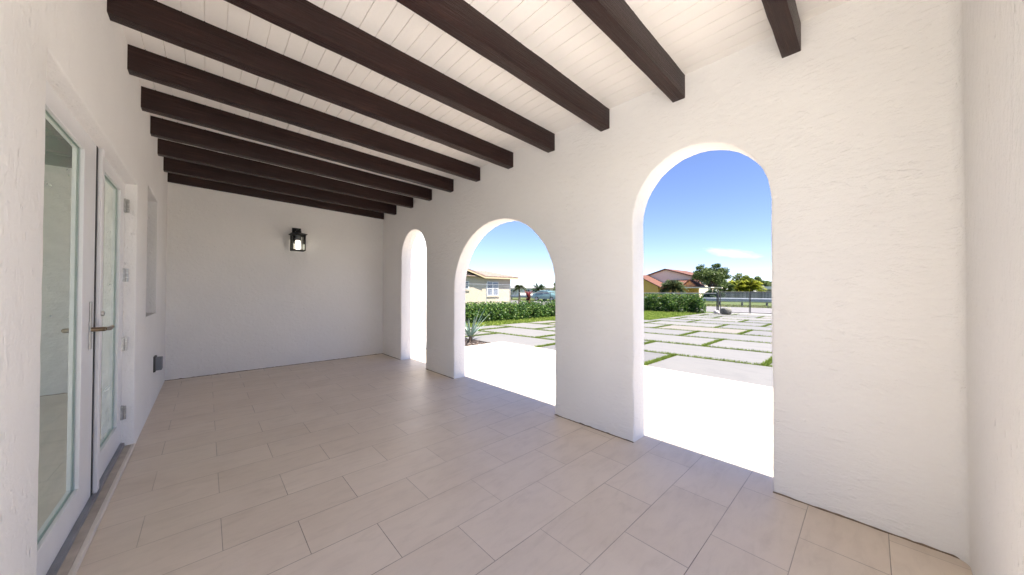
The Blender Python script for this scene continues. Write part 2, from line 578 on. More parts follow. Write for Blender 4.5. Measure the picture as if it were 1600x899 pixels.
# ------------------------------------------------------------------ walls
def arch_pts(y0, y1, spring, top, n=22):
    """points of an arch from (y0, 0) up and over to (y1, 0); hand-plastered wobble"""
    c, a = (y0 + y1) / 2, (y1 - y0) / 2
    rise = top - spring
    pts = []
    for i in range(12):
        pts.append((y0 + random.gauss(0, .0022), spring * i / 12))
    for i in range(n + 1):
        t = PI - PI * i / n
        pts.append((c + a * math.cos(t) + random.gauss(0, .0012), spring + rise * math.sin(t) + random.gauss(0, .0012)))
    for i in range(11, -1, -1):
        pts.append((y1 + random.gauss(0, .0022), spring * i / 12))
    return pts


def wall_from_outline(name, pieces, axis, a_in, a_out, mat, parent=None, bevel=0.012, floor_z=0.0):
    """pieces: 2D polygons sharing seams; extruded a_in->a_out along axis; opening edges are rounded"""
    bm = bmesh.new()

    def P(p, a):
        return (a, p[0], p[1]) if axis == 0 else (p[0], a, p[1])
    cache = {}

    def V(p, a):
        k = (round(p[0], 5), round(p[1], 5), a)
        if k not in cache:
            cache[k] = bm.verts.new(P(p, a))
        return cache[k]
    cnt = {}
    for poly in pieces:
        for i in range(len(poly)):
            k = tuple(sorted([(round(q[0], 5), round(q[1], 5)) for q in (poly[i], poly[(i + 1) % len(poly)])]))
            cnt[k] = cnt.get(k, 0) + 1
    for poly in pieces:
        bm.faces.new([V(p, a_in) for p in poly])
        bm.faces.new([V(p, a_out) for p in reversed(poly)])
        for i in range(len(poly)):
            p, q = poly[i], poly[(i + 1) % len(poly)]
            k = tuple(sorted([(round(r[0], 5), round(r[1], 5)) for r in (p, q)]))
            if cnt[k] == 1:
                bm.faces.new([V(q, a_in), V(p, a_in), V(p, a_out), V(q, a_out)])
    bmesh.ops.recalc_face_normals(bm, faces=bm.faces)
    if bevel:
        zmax = max(v.co.z for v in bm.verts)
        es = []
        for e in bm.edges:
            if len(e.link_faces) != 2:
                continue
            big = [len(f.verts) > 4 for f in e.link_faces]
            if sum(big) != 1:
                continue
            z = [v.co.z for v in e.verts]
            if max(z) < floor_z + 0.01 or min(z) > zmax - 0.2:
                continue
            es.append(e)
        bmesh.ops.bevel(bm, geom=es, offset=bevel, segments=3, affect='EDGES', profile=0.5, clamp_overlap=True)
    bmesh.ops.triangulate(bm, faces=[f for f in bm.faces if len(f.verts) > 4])
    me = bpy.data.meshes.new(name)
    for f in bm.faces:
        f.smooth = True
    bm.to_mesh(me)
    bm.free()
    me.set_sharp_from_angle(angle=math.radians(38))
    return link(name, me, mat, parent)


# arcade wall on the right: three arched openings down to the floor
A1 = arch_pts(0.407, 1.290, 1.765, 2.235)
A2 = arch_pts(2.100, 3.893, 1.235, 2.048)
A3 = arch_pts(4.690, 5.585, 1.79, 2.225)
outline = [(-2.2, -0.02)] + [(0.407, -0.02)] + A1[1:-1] + [(1.290, -0.02), (2.100, -0.02)] + A2[1:-1] + \
          [(3.893, -0.02), (4.690, -0.02)] + A3[1:-1] + [(5.585, -0.02), (YB + 0.01, -0.02), (YB + 0.01, 2.95), (-2.2, 2.95)]  # hidden run behind the viewer, added to even out its shadow outside
o = wall_from_outline('arcade_wall', [outline], 0, XR, XR + TH, MAT['stucco_h'], bevel=0.014)
tag(o, 'long white textured stucco wall pierced by three arches onto the driveway', 'wall')

arc = o


def bead(parent, p0, p1, nrm):
    mb = MB()
    n = max(6, int((Vector(p1) - Vector(p0)).length / 0.025))
    vs, fs = [], []
    for i in range(n + 1):
        t = i / n
        q = Vector(p0).lerp(Vector(p1), t)
        w, h = 0.005 + abs(random.gauss(0, .0022)), 0.004 + abs(random.gauss(0, .003))
        vs += [(q.x - nrm[0] * .004, q.y - nrm[1] * .004, 0.0005), (q.x + nrm[0] * w, q.y + nrm[1] * w, 0.0006), (q.x + nrm[0] * .0008, q.y + nrm[1] * .0008, h)]
    for i in range(n):
        for k in range(3):
            fs.append((i * 3 + k, i * 3 + (k + 1) % 3, i * 3 + 3 + (k + 1) % 3, i * 3 + 3 + k))
    mb.add(vs, fs)
    mb.build('sealant_bead', MAT['bead'], parent)


MAT['bead'] = simple('stained_grout', (0.20, 0.145, 0.10), 0.9, var=0.45, scale=14)
for (ya, yb) in ((YN, 0.407), (1.290, 2.100), (3.893, 4.690), (5.585, YB)):
    bead(arc, (XR, ya, 0), (XR, yb, 0), (-1, 0))

# house wall on the left: door opening and a small window opening
DY0, DY1, DZ = 1.86, 3.84, 2.016
WY0, WY1, WZ0 = 4.42, 5.27, 0.965
wc = (WY0 + WY1) / 2
WZ1 = 2.165
topmid = (wc, WZ1)
head = [(DY0 + (DY1 - DY0) * i / 14, DZ + random.gauss(0, .0015)) for i in range(1, 14)]
jamb_n = [(DY0 + random.gauss(0, .003), DZ * i / 30) for i in range(1, 30)]
jamb_f = [(DY1 + random.gauss(0, .0015), DZ * i / 20) for i in range(19, 0, -1)]
ZT = 2.95
added_side_arch = arch_pts(-0.26, 1.16, 1.95, 2.45)  # unseen opening, added to let outside light into the porch
pA = [(YN - 0.15, -0.02), (-0.26, -0.02)] + added_side_arch[1:-1] + [(1.16, -0.02), (DY0, -0.02)] + jamb_n + [(DY0, DZ)] + head + [(DY1, DZ)] + jamb_f + [(DY1, -0.02), (wc, -0.02), (wc, WZ0), (WY0, WZ0)] + \
     [(WY0, WZ1), topmid, (wc, ZT), (YN - 0.15, ZT)]
pB = [(wc, -0.02), (YB + 0.01, -0.02), (YB + 0.01, ZT), (wc, ZT), topmid, (WY1, WZ1), (WY1, WZ0), (wc, WZ0)]
o = wall_from_outline('house_wall', [pA, pB], 0, XL, XL - 0.2, MAT['stucco_l'], bevel=0.008)
tag(o, 'white pitted stucco house wall holding the glazed double door', 'wall')

# end wall: the porch end, running on outside as the house wing
mb = MB()
mb.box(XL - 0.2, 3.78, YB, YB + 2.6, -0.02, 2.95)
o = mb.build('end_wall', MAT['stucco_e'], bevel=0.02, seg=3, smooth=38)
tag(o, 'white stucco end wall carrying the black lantern', 'wall')
bead(o, (XL, YB, 0), (XR, YB, 0), (0, -1))

# entry wall at the near end with an added, unseen arch that lets sun in beside the camera
added_arch = [(x, z) for x, z in arch_pts(-0.36, 1.50, 1.70, 2.30)]
outl = [(XL - 0.0, -0.02), (-0.36, -0.02)] + added_arch[1:-1] + [(1.50, -0.02), (XR + 0.001, -0.02), (XR + 0.001, 2.95), (XL, 2.95)]
o = wall_from_outline('entry_wall', [outl], 1, YN, YN - 0.15, MAT['stucco_n'], bevel=0.012)
tag(o, 'white pitted stucco wall at the near right edge of the porch', 'wall')
# rounded plaster in the corner where the entry wall meets the arcade wall
mb = MB()
poly = [(XR, YN)]
for i in range(9):
    t = i / 8 * PI / 2
    poly.append((XR - 0.05 + 0.05 * math.sin(t) - 0.0, YN + 0.05 - 0.05 * math.cos(t)))
mb.prism(poly, 2, 0.0, 2.78)
mb.build('corner_fillet', MAT['stucco_h'], bpy.data.objects['entry_wall'], smooth=40)

# ------------------------------------------------------------------ floor, ground, paving
mb = MB()
mb.box(XL - 0.05, APRON_X, YN - 0.15, 6.03, -0.12, 0.0)
mb.box(XL - 0.05, 3.35, 6.03, YB + 0.1, -0.12, 0.0)
struct(mb.build('porch_floor', MAT['tile']))

# white concrete courtyard added out of view to bounce sunlight into the porch
mb = MB()
mb.box(-9.0, 3.6, -8.0, YN - 0.153, -0.12, -0.004)
mb.box(-9.0, XL - 0.055, YN - 0.1525, 1.39, -0.12, -0.004)
struct(mb.build('bounce_courtyard', simple('bounce_concrete', (0.82, 0.80, 0.77), 0.8, var=0.06, scale=2)))
# lawn / ground sheet to the horizon
me = bpy.data.meshes.new('ground')
S = 700
me.from_pydata([(-S, -S, -0.05), (S, -S, -0.05), (S, S, -0.05), (-S, S, -0.05)], [], [(0, 1, 2, 3)])
struct(link('ground', me, MAT['ground']))

# large marble pavers, running bond, grid turned a little against the house
SK = -0.085        # dx/dy of the long joints
LX = [5.22, 6.86, 8.38, 9.90, 11.40, 12.92, 14.44, 15.95, 17.46, 18.97, 20.48, 21.99]
PER, G = 2.38, 0.088
mb = MB()
turf = []


def lawn_here(x, y):
    return (y > 9.15) or (x > 14.6 and y > 6.5)


def px(lx, y):
    return lx + SK * y


for r in range(len(LX) - 1):
    x0 = LX[r] + (G / 2 if r else 0.045)
    if r == 0:
        random.seed(11)
    x1 = LX[r + 1] - G / 2
    off = 2.56 if r % 2 == 0 else 1.2
    y = off - 5 * PER
    while y < 9.5:
        ya, yb = y + G / 2, y + PER - G / 2
        lim = 9.15 if LX[r] < 14 else 6.45
        ya2, yb2 = ya, min(yb, lim)
        if yb2 - ya2 > 0.3 and ya2 > -8:
            zt = -0.008 + random.uniform(-.003, .003)
            c = [(px(x0, ya2), ya2), (px(x1, ya2), ya2), (px(x1, yb2), yb2), (px(x0, yb2), yb2)]
            if r == 0:
                c[0] = (APRON_X + 0.003, ya2)
                c[3] = (APRON_X + 0.003 if yb2 < 6.1 else 4.97, yb2)
                if yb2 > 6.1 and ya2 < 6.03:
                    c = [(APRON_X + 0.003, ya2), (px(x1, ya2), ya2), (px(x1, yb2), yb2), (4.97, yb2), (4.97, 6.035), (APRON_X + .003, 6.035)]
                elif ya2 > 6.03:
                    c[0] = (4.97 if ya2 < 8.9 else 3.9, ya2)
            mb.prism(c, 2, -0.07, zt)
        y += PER
struct(mb.build('driveway_paving', MAT['paver'], bevel=0.006, seg=1))

# artificial turf: bed just under the slabs and short blades in the joints
n_t = 90000
xs, ys = [], []
for r in range(1, len(LX)):
    lim = 9.2 if LX[r] < 14.5 else 6.5
    dens = int(3400 * max(0.25, 1.6 - r * 0.14)) * 2
    yy = rng.uniform(-3.0, lim, dens)
    xx = LX[r] + SK * yy + rng.uniform(-G / 2, G / 2, dens)
    xs.append(xx); ys.append(yy)
for r in range(len(LX) - 1):
    lim = 9.2 if LX[r] < 14 else 6.5
    off = 2.56 if r % 2 == 0 else 1.2
    for k in range(-2, 4):
        yc = off + k * PER
        if yc > lim:
            continue
        dens = int(900 * max(0.3, 1.5 - r * 0.13)) * 2
        yy = yc + rng.uniform(-G / 2, G / 2, dens)
        lo = LX[r] + (SK * yc) if r else APRON_X
        if r == 0 and yc > 6:
            lo = 4.97
        xx = rng.uniform(lo, LX[r + 1] + SK * yc, dens)
        xs.append(xx); ys.append(yy)
xs, ys = np.concatenate(xs), np.concatenate(ys)
struct(quads_mesh('turf_strips', blade_quads(xs, ys, -0.05, 0.062, 0.012, 0.3), MAT['turf']), 'stuff')

# lawn blades along the hedges
n = 26000
x1 = rng.uniform(4.2, 14.7, n // 2); y1 = rng.uniform(9.2, 10.3, n // 2)
x2 = rng.uniform(14.6, 21.3, n // 2); y2 = rng.uniform(6.45, 10.3, n // 2)
P = blade_quads(np.concatenate([x1, x2]), np.concatenate([y1, y2]), -0.05, 0.085, 0.02, 0.4)
struct(quads_mesh('lawn_grass', P, MAT['lawnblade']), 'stuff')

# mulch bed beside the wing
mb = MB()
mb.prism([(3.35, 6.035), (4.93, 6.035), (4.93, 9.1), (3.79, 9.1), (3.79, YB - .002), (3.35, YB - .002)], 2, -0.07, -0.02)
struct(mb.build('mulch_bed', MAT['mulch']))
n = 2600
C = np.stack([rng.uniform(3.4, 4.92, n), rng.uniform(6.05, 9.0, n), rng.uniform(-0.02, 0.012, n)], 1)
C = C[(C[:, 0] > 3.8) | (C[:, 1] < 6.38)]
MAT['chips'] = leaf_mat('wood_chips', (0.04, 0.028, 0.02), (0.12, 0.09, 0.075), (0.34, 0.28, 0.25), 0.0, 0.9)
struct(quads_mesh('mulch_chips', leaf_quads(C, 0.05, 0.018, up=0.0), MAT['chips']), 'stuff')

# street, verge
mb = MB()
mb.box(23.4, 32.0, -80, 160, -0.09, -0.046)
struct(mb.build('street', MAT['asphalt']))
mb = MB()
mb.prism([(22.05, 5.95), (23.4, 5.95), (23.4, -3), (22.05, -3)], 2, -0.08, -0.03)
struct(mb.build('driveway_crossing', simple('concrete', (0.36, 0.35, 0.33), 0.9, var=0.12, scale=3)))
n = 14000
P = blade_quads(rng.uniform(32.0, 36, n), rng.uniform(-4, 45, n), -0.05, 0.12, 0.05, 0.4)
MAT['verge'] = leaf_mat('verge_blades', (0.10, 0.13, 0.03), (0.17, 0.19, 0.05), (0.30, 0.28, 0.12), 0.3, 0.8)
struct(quads_mesh('verge_grass', P, MAT['verge']), 'stuff')

# ------------------------------------------------------------------ ceiling and beams
ce = thing('plank_ceiling', 'white tongue and groove plank ceiling above the dark beams', 'ceiling', (1.0, 3.0, 2.8))
x = XL - 0.02
prof = []
gw, gd = 0.0045, 0.008
while x < XR + 0.05:
    prof += [(x + gw / 2, 0), (x + 0.0985 - gw / 2, 0), (x + 0.0985 - gw / 4, gd), (x + 0.0985 + gw / 4, gd)]
    x += 0.0985
vs, fs = [], []
for (a, d) in prof:
    vs += [(a, YN - 0.12, ceil_z(a) + d), (a, YB + 0.1, ceil_z(a) + d)]
for i in range(len(prof) - 1):
    fs.append((2 * i, 2 * i + 1, 2 * i + 3, 2 * i + 2))
mb = MB()
mb.add(vs, fs)
mb.build('ceiling_planks', MAT['plank'], ce)
mb = MB()
mb.prism([(XL - 0.25, 2.96), (2.70, 2.96), (2.70, 3.12), (XL - 0.25, 3.2)], 1, -0.46, 9.6)
mb.box(XL - 4.2, XL - 0.251, 1.4, 9.6, 2.96, 3.2)
mb.build('roof_slab', MAT['whitewall'], ce)

BY = [6.372, 5.799, 5.139, 4.521, 3.920, 3.310, 2.702, 2.102, 1.498, 0.893, 0.262]
ordn = ['embedded in the end wall', 'second', 'third', 'fourth', 'fifth', 'sixth', 'seventh', 'eighth', 'ninth', 'tenth', 'eleventh']
BWD, BH = 0.0865, 0.164


def make_beam(y):
    mb = MB()
    ns = 26
    xa, xb = XL - 0.06, XR + 0.05
    rings = []
    for i in range(ns + 1):
        xx = xa + (xb - xa) * i / ns
        zt = ceil_z(xx) + 0.006
        zb = ceil_z(xx) - BH
        j = [random.gauss(0, .0009) for _ in range(4)]
        rings.append([(xx, y + j[0], zb + j[1]), (xx, y + BWD + j[2], zb + j[3]), (xx, y + BWD + j[2], zt), (xx, y + j[0], zt)])
    vs = [p for r in rings for p in r]
    fs = [(0, 1, 2, 3), tuple(ns * 4 + k for k in (3, 2, 1, 0))]
    for i in range(ns):
        for k in range(4):
            fs.append((i * 4 + k, i * 4 + (k + 1) % 4, (i + 1) * 4 + (k + 1) % 4, (i + 1) * 4 + k))
    mb.add(vs, fs)
    return mb.build('ceiling_beam', MAT['beam'], bevel=0.004, seg=2, smooth=40)


for i, y in enumerate(BY):
    o = make_beam(y)
    if i == 0:
        lab = 'farthest dark brown ceiling beam, set flush against the end wall'
    elif i == 10:
        lab = 'nearest dark brown ceiling beam, only its short right end showing'
    elif i == 9:
        lab = 'knotty brown ceiling beam with visible wood grain, second nearest to the viewer'
    else:
        lab = 'dark brown ceiling beam, %s counting from the end wall' % ordn[i]
    tag(o, lab, 'beam', 'dark beams across the porch ceiling')
    o.data.transform(Matrix.Translation((0, -y, 0)))
    o.location = (0, y, 0)

# ------------------------------------------------------------------ double door
XD = -0.463     # outer face of the leaves
do = thing('double_door', 'white glazed double door with brass lever and tall panes', 'door', (XD, 3.0, 0))
mb = MB()
mb.box(XD - 0.10, XD - 0.012, DY0 - .02, 1.955, 0.03, 2.2)
mb.box(XD - 0.10, XD - 0.012, 3.838, 3.92, 0.03, 2.2)
mb.box(XD - 0.10, XD - 0.012, 1.955, 3.838, 2.088, 2.2)
mb.build('door_frame', MAT['paint'], do, bevel=0.003)


def leaf(y0, y1, gy0, gy1, gz0, gz1, z0, z1, astr):
    mb = MB()
    xa, xb = XD - 0.045, XD
    mb.box(xa, xb, y0, gy0, z0, z1)
    mb.box(xa, xb, gy1, y1, z0, z1)
    mb.box(xa, xb, gy0, gy1, z0, gz0)
    mb.box(xa, xb, gy0, gy1, gz1, z1)
    lf = mb.build('door_leaf', MAT['paint'], do, bevel=0.003)
    mb = MB()
    t = 0.012
    mb.frame(0, XD - 0.012, XD + 0.004, gy0 - 0.001, gy1 + 0.001, gz0 - .001, gz1 + .001, t)
    mb.build('glazing_bead', MAT['paint'], lf, bevel=0.003)
    me = bpy.data.meshes.new('glass_pane')
    xg = XD - 0.016
    me.from_pydata([(xg, gy0, gz0), (xg, gy1, gz0), (xg, gy1, gz1), (xg, gy0, gz1)], [], [(0, 1, 2, 3)])
    link('glass_pane', me, MAT['glass'], lf)
    if astr:
        mb = MB()
        mb.box(XD + 0.001, XD + 0.018, y0 + 0.004, y0 + 0.06, z0 - 0.002, z1)
        mb.build('astragal', MAT['paint'], lf, bevel=0.004)
    return lf


L1 = leaf(1.96, 2.955, 2.076, 2.705, 0.201, 1.926, 0.056, 2.076, False)
L2 = leaf(2.984, 3.834, 3.109, 3.67, 0.2155, 1.936, 0.056, 2.080, True)
mb = MB()
mb.box(XD - 0.04, XD + 0.001, 2.956, 2.983, 0.055, 2.076)
mb.box(XD - 0.04, XD - 0.003, 1.958, 3.836, 2.0805, 2.0875)
mb.build('seal_gap_shade', MAT['darkgap'], do)  # strip between the leaves, plus shade painted into the head gap
for z in (1.845, 1.32, 0.80, 0.285):
    mb = MB()
    mb.box(XD - 0.004, XD + 0.012, 3.80, 3.836, z - 0.05, z + 0.05)
    for k in range(3):
        mb.tube([(XD + 0.017, 3.822, z - 0.05 + k * 0.034), (XD + 0.017, 3.822, z - 0.02 + k * 0.034)], 0.0095, 10)
    mb.build('hinge', MAT['steel'], do, smooth=40)
# escutcheon and levers
mb = MB()
mb.box(XD + 0.0005, XD + 0.007, 2.85, 2.888, 0.883, 1.142)
mb.build('handle_plate', MAT['steel'], L1, bevel=0.003)
mb = MB()
mb.tube([(XD + 0.005, 2.87, 0.99), (XD + 0.055, 2.87, 0.99)], 0.012, 12)
mb.tube([(XD + 0.05, 2.87, 0.99), (XD + 0.056, 2.915, 0.989), (XD + 0.056, 2.965, 0.985), (XD + 0.053, 3.02, 0.983), (XD + 0.053, 3.06, 0.987)],
        [0.012, 0.010, 0.0115, 0.0085, 0.010], 12)
mb.build('lever_handle', MAT['brass'], L1, smooth=50)
mb = MB()
mb.tube([(XD - 0.045, 2.83, 0.99), (XD - 0.095, 2.83, 0.99)], 0.012, 12)
mb.tube([(XD - 0.09, 2.83, 0.99), (XD - 0.092, 2.77, 0.992), (XD - 0.092, 2.71, 0.988), (XD - 0.092, 2.65, 0.99)], [0.013, 0.012, 0.014, 0.010], 12)
mb.build('lever_handle', MAT['brass'], L1, smooth=50)
mb = MB()
mb.tube([(XD + 0.0, 3.017, 1.068), (XD + 0.028, 3.017, 1.068)], 0.014, 14)
mb.build('lock_cylinder', MAT['steel'], L2, smooth=50)
# raised sill; nosing coloured paler as its riser faces the light
mb = MB()
mb.box(XD - 0.10, XL - 0.012, DY0 + 0.004, DY1 - 0.004, 0.002, 0.0295)
mb.build('sill', MAT['sillstone'], do)
mb = MB()
mb.box(XL - 0.0115, XL + 0.006, 1.17, DY1 + 0.01, 0.001, 0.031)
mb.build('sill_nosing', MAT['trim'], do, bevel=0.003)
mb = MB()
mb.box(XD - 0.05, XD + 0.020, 1.87, 3.83, 0.03, 0.0545)
mb.build('bottom_track', MAT['alum'], do)

# narrow side window in the house wall
wi = thing('recessed_window', 'narrow window recessed in the house wall beyond the door', 'window', (XL - .09, wc, WZ0))
mb = MB()
mb.frame(0, XL - 0.12, XL - 0.085, WY0 + 0.001, WY1 - 0.001, WZ0 + 0.001, 2.164, 0.05)
mb.build('frame', MAT['alum'], wi, bevel=0.003)
mb = MB()
mb.box(XL - 0.108, XL - 0.1, WY0 + .051, WY1 - .051, WZ0 + .051, 2.113)
mb.build('pane', MAT['darkglass'], wi)

# grey outlet box low on the house wall
ob = thing('outlet_box', 'small grey weatherproof outlet box low on the house wall', 'outlet', (XL, 5.12, 0.42))
mb = MB()
mb.box(XL, XL + 0.062, 5.06, 5.17, 0.37, 0.50)
mb.build('cover', MAT['greybox'], ob, bevel=0.006)
mb = MB()
mb.box(XL - .001, XL + 0.016, 5.045, 5.185, 0.355, 0.515)
mb.build('backing_plate', MAT['darkpost'], ob, bevel=0.003)

# ------------------------------------------------------------------ wall lantern
LXc, LYc = 1.078, YB - 0.135
la = thing('wall_lantern', 'small black caged lantern with a lit white tube on the end wall', 'lamp', (LXc, YB, 1.85))
mb = MB()
mb.box(LXc - 0.062, LXc + 0.062, YB - 0.022, YB - 0.0005, 1.98, 2.235)
mb.build('wall_plate', MAT['blackmetal'], la, bevel=0.003)
mb = MB()
mb.tube([(LXc, YB - 0.02, 2.19), (LXc, LYc + 0.02, 2.205), (LXc, LYc, 2.185), (LXc, LYc, 2.13)], 0.011, 10)
mb.box(LXc - 0.04, LXc + 0.04, LYc - 0.04, LYc + 0.04, 2.138, 2.165)
mb.build('arm', MAT['blackmetal'], la, smooth=40)
mb = MB()
w0, w1 = 0.112, 0.045
vs = [(LXc + sx * w0, LYc + sy * w0, 2.110) for sx, sy in ((-1, -1), (1, -1), (1, 1), (-1, 1))]
vs += [(LXc + sx * w0, LYc + sy * w0, 2.118) for sx, sy in ((-1, -1), (1, -1), (1, 1), (-1, 1))]
vs += [(LXc + sx * w1, LYc + sy * w1, 2.142) for sx, sy in ((-1, -1), (1, -1), (1, 1), (-1, 1))]
fs = [(3, 2, 1, 0), (8, 9, 10, 11)]
for lv in (0, 4):
    for k in range(4):
        fs.append((lv + k, lv + (k + 1) % 4, lv + 4 + (k + 1) % 4, lv + 4 + k))
mb.add(vs, fs)
mb.build('cap', MAT['blackmetal'], la)
mb = MB()
r, t, zb, zt = 0.085, 0.007, 1.852, 2.110
for sx in (-1, 1):
    for sy in (-1, 1):
        mb.box(LXc + sx * r - t, LXc + sx * r + t, LYc + sy * r - t, LYc + sy * r + t, zb, zt)
for z in (zb, zt - 0.016):
    for s in (-1, 1):
        mb.box(LXc - r + t, LXc + r - t, LYc + s * r - t, LYc + s * r + t, z, z + 0.014)
        mb.box(LXc + s * r - t, LXc + s * r + t, LYc - r + t, LYc + r - t, z, z + 0.014)
mb.box(LXc - r + t, LXc + r - t, LYc - r + t, LYc + r - t, zb + 0.003, zb + 0.009)
mb.build('cage', MAT['blackmetal'], la)
mb = MB()
g = r - 0.004
for s in (-1, 1):
    mb.add([(LXc - g, LYc + s * g, zb + .014), (LXc + g, LYc + s * g, zb + .014), (LXc + g, LYc + s * g, zt - .016), (LXc - g, LYc + s * g, zt - .016)], [(0, 1, 2, 3)])
    mb.add([(LXc + s * g, LYc - g, zb + .014), (LXc + s * g, LYc + g, zb + .014), (LXc + s * g, LYc + g, zt - .016), (LXc + s * g, LYc - g, zt - .016)], [(0, 1, 2, 3)])
mb.build('glass', MAT['clear'], la)
mb = MB()
mb.tube([(LXc, LYc, 2.02), (LXc, LYc, 2.115)], 0.034, 20)
mb.build('socket', MAT['greybox'], la, smooth=40)
m, nt, b = new_mat('lit_tube')
b.inputs['Base Color'].default_value = (0.85, 0.85, 0.83, 1)
b.inputs['Emission Color'].default_value = (1.0, 0.88, 0.72, 1)
b.inputs['Emission Strength'].default_value = 1.1
MAT['lit'] = m
mb = MB()
mb.tube([(LXc, LYc, 1.868), (LXc, LYc, 2.018)], 0.031, 20)
mb.build('tube', MAT['lit'], la, smooth=40)

# ------------------------------------------------------------------ room behind the door
ir = thing('interior_room', 'dim room with green panes seen through the door glass', 'room', (-2, 3, 0))
mb = MB()
mb.box(-4.2, XL - 0.21, 1.6, 4.75, -0.05, 0.0)
mb.build('room_floor', MAT['infloor'], ir)
mb = MB()
mb.box(-4.3, XL - 0.205, 4.8, 4.9, 0.0, 2.94)
mb.box(-4.3, -4.2, 1.6, 2.0, 0.0, 2.94)
mb.box(-4.3, -4.2, 4.2, 4.8, 0.0, 2.94)
mb.box(-4.3, -4.2, 2.0, 4.2, 2.5, 2.94)  # opening below is added, out of view, to let daylight into the room
mb.box(-4.3, XL - 0.205, 1.4, 1.6, 0.0, 2.94)
mb.build('room_walls', MAT['inwall'], ir)
mb = MB()
for i in range(4):
    for k in range(3):
        mb.box(-1.60 + i * 0.24, -1.60 + i * 0.24 + 0.215, 4.76, 4.795, 2.22 + k * 0.2, 2.22 + k * 0.2 + 0.175)
mb.build('green_panes', MAT['greenpane'], ir)

# ------------------------------------------------------------------ plants close by
def spiky(loc, n, hmin, hmax, w, mat, name, label, cat, tilt=(0.15, 1.1)):
    t = thing(name, label, cat, loc)
    mb = MB()
    for i in range(n):
        a = rng.uniform(0, 2 * PI)
        el = rng.uniform(*tilt)
        Ln = rng.uniform(hmin, hmax)
        d = np.array([math.cos(a) * math.sin(el), math.sin(a) * math.sin(el), math.cos(el)])
        s = np.array([-math.sin(a), math.cos(a), 0]) * w
        seg = 5
        vs = []
        base = np.array(loc) + np.array([0, 0, 0.06 + rng.uniform(0, .08)])
        for k in range(seg + 1):
            q = k / seg
            c = base + d * Ln * q + np.array([0, 0, -0.16 * Ln * q * q * math.sin(el)])
            ww = (0.65 + 0.5 * math.sin(q * PI)) * (1 - q ** 2.5) + 0.02
            up = np.array([0, 0, 0.12 * w * 2])
            vs += [tuple(c - s * ww / 2 + up * ww), tuple(c), tuple(c + s * ww / 2 + up * ww)]
        fs = []
        for k in range(seg):
            b0 = k * 3
            fs += [(b0, b0 + 1, b0 + 4, b0 + 3), (b0 + 1, b0 + 2, b0 + 5, b0 + 4)]
        mb.add(vs, fs)
    mb.build('leaves', mat, t, smooth=60)
    return t


ag = spiky((4.74, 6.62, -0.02), 30, 0.5, 0.92, 0.04, MAT['agave'], 'yucca_plant',
           'spiky blue green yucca in the mulch bed beside the arch', 'plant', (0.1, 1.25))
mb = MB()
mb.tube([(4.74, 6.62, -0.03), (4.745, 6.62, 0.14)], [0.05, 0.04], 10)
mb.build('stem', MAT['bark'], ag, smooth=50)


def hedge(name, label, x0, x1, y0, y1, h, n, parent_cat='hedge', long_axis=0):
    t = thing(name, label, parent_cat, ((x0 + x1) / 2, (y0 + y1) / 2, -0.05))
    # clumps along the hedge give the uneven top and front
    ln = (x1 - x0) if long_axis == 0 else (y1 - y0)
    nc = int(ln / 0.16) * 6
    cs = np.stack([rng.uniform(x0 + .15, x1 - .15, nc), rng.uniform(y0 + .15, y1 - .15, nc), rng.uniform(0.12, h - 0.12, nc)], 1)
    rad = rng.uniform(0.16, 0.28, nc)
    idx = rng.integers(0, nc, n)
    d = rng.normal(size=(n, 3))
    d /= np.linalg.norm(d, axis=1)[:, None]
    C = cs[idx] + d * (rad[idx] * rng.uniform(0.5, 1.05, n) ** 0.5)[:, None]
    # shoots
    ns = int(n * 0.05)
    k = rng.integers(0, nc, ns)
    sh = cs[k].copy()
    sh[:, 2] = h + rng.uniform(-0.1, 0.16, ns)
    sh[:, :2] += rng.normal(0, 0.05, (ns, 2))
    C = np.concatenate([C, sh])
    C = C[C[:, 2] > 0.02]
    C[:, 2] -= 0.05
    quads_mesh('foliage', leaf_quads(C, 0.085, 0.05, up=0.35, nrm=None), MAT['hedge'], t)
    mb = MB()
    for i in range(int(ln / 0.22)):
        u = rng.uniform(0.05, 0.95)
        bx = x0 + (x1 - x0) * u if long_axis == 0 else rng.uniform(x0 + .2, x1 - .2)
        by = y0 + (y1 - y0) * u if long_axis == 1 else rng.uniform(y0 + .2, y1 - .2)
        mb.tube([(bx, by, -0.06), (bx + rng.normal(0, .05), by + rng.normal(0, .05), h * .5), (bx + rng.normal(0, .12), by + rng.normal(0, .12), h * .92)],
                [0.014, 0.01, 0.004], 5)
    mb.build('stems', MAT['stem'], t)['kind'] = 'stuff'
    return t


hedge('clipped_hedge', 'leafy green hedge along the lawn in front of the cream house', 4.6, 15.0, 10.15, 11.0, 0.68, 46000)
hedge('clipped_hedge', 'leafy green hedge along the street fence beside the gate', 20.3, 21.4, 6.35, 12.6, 0.99, 38000, long_axis=1)

sp = spiky((12.0, 11.75, -0.05), 46, 0.25, 0.5, 0.09, MAT['redleaf'], 'cordyline_plant', 'red leaved cordyline standing up behind the hedge', 'plant', (0.1, 1.2))
# raise leaf whorls along a stem
mb = MB()
mb.tube([(12.0, 11.75, -0.06), (11.98, 11.76, 0.6), (12.02, 11.74, 1.0)], [0.03, 0.025, 0.015], 6)
mb.build('stem', MAT['bark'], sp)
lv = [c for c in sp.children if c.name.startswith('leaves')][0]
me = lv.data
co = np.zeros(len(me.vertices) * 3)
me.vertices.foreach_get('co', co)
co = co.reshape(-1, 18, 3)
for i in range(len(co)):
    co[i, :, 2] += 0.35 + 0.62 * (i / len(co))
me.vertices.foreach_set('co', co.reshape(-1))

# boulder and pale stone by the gate


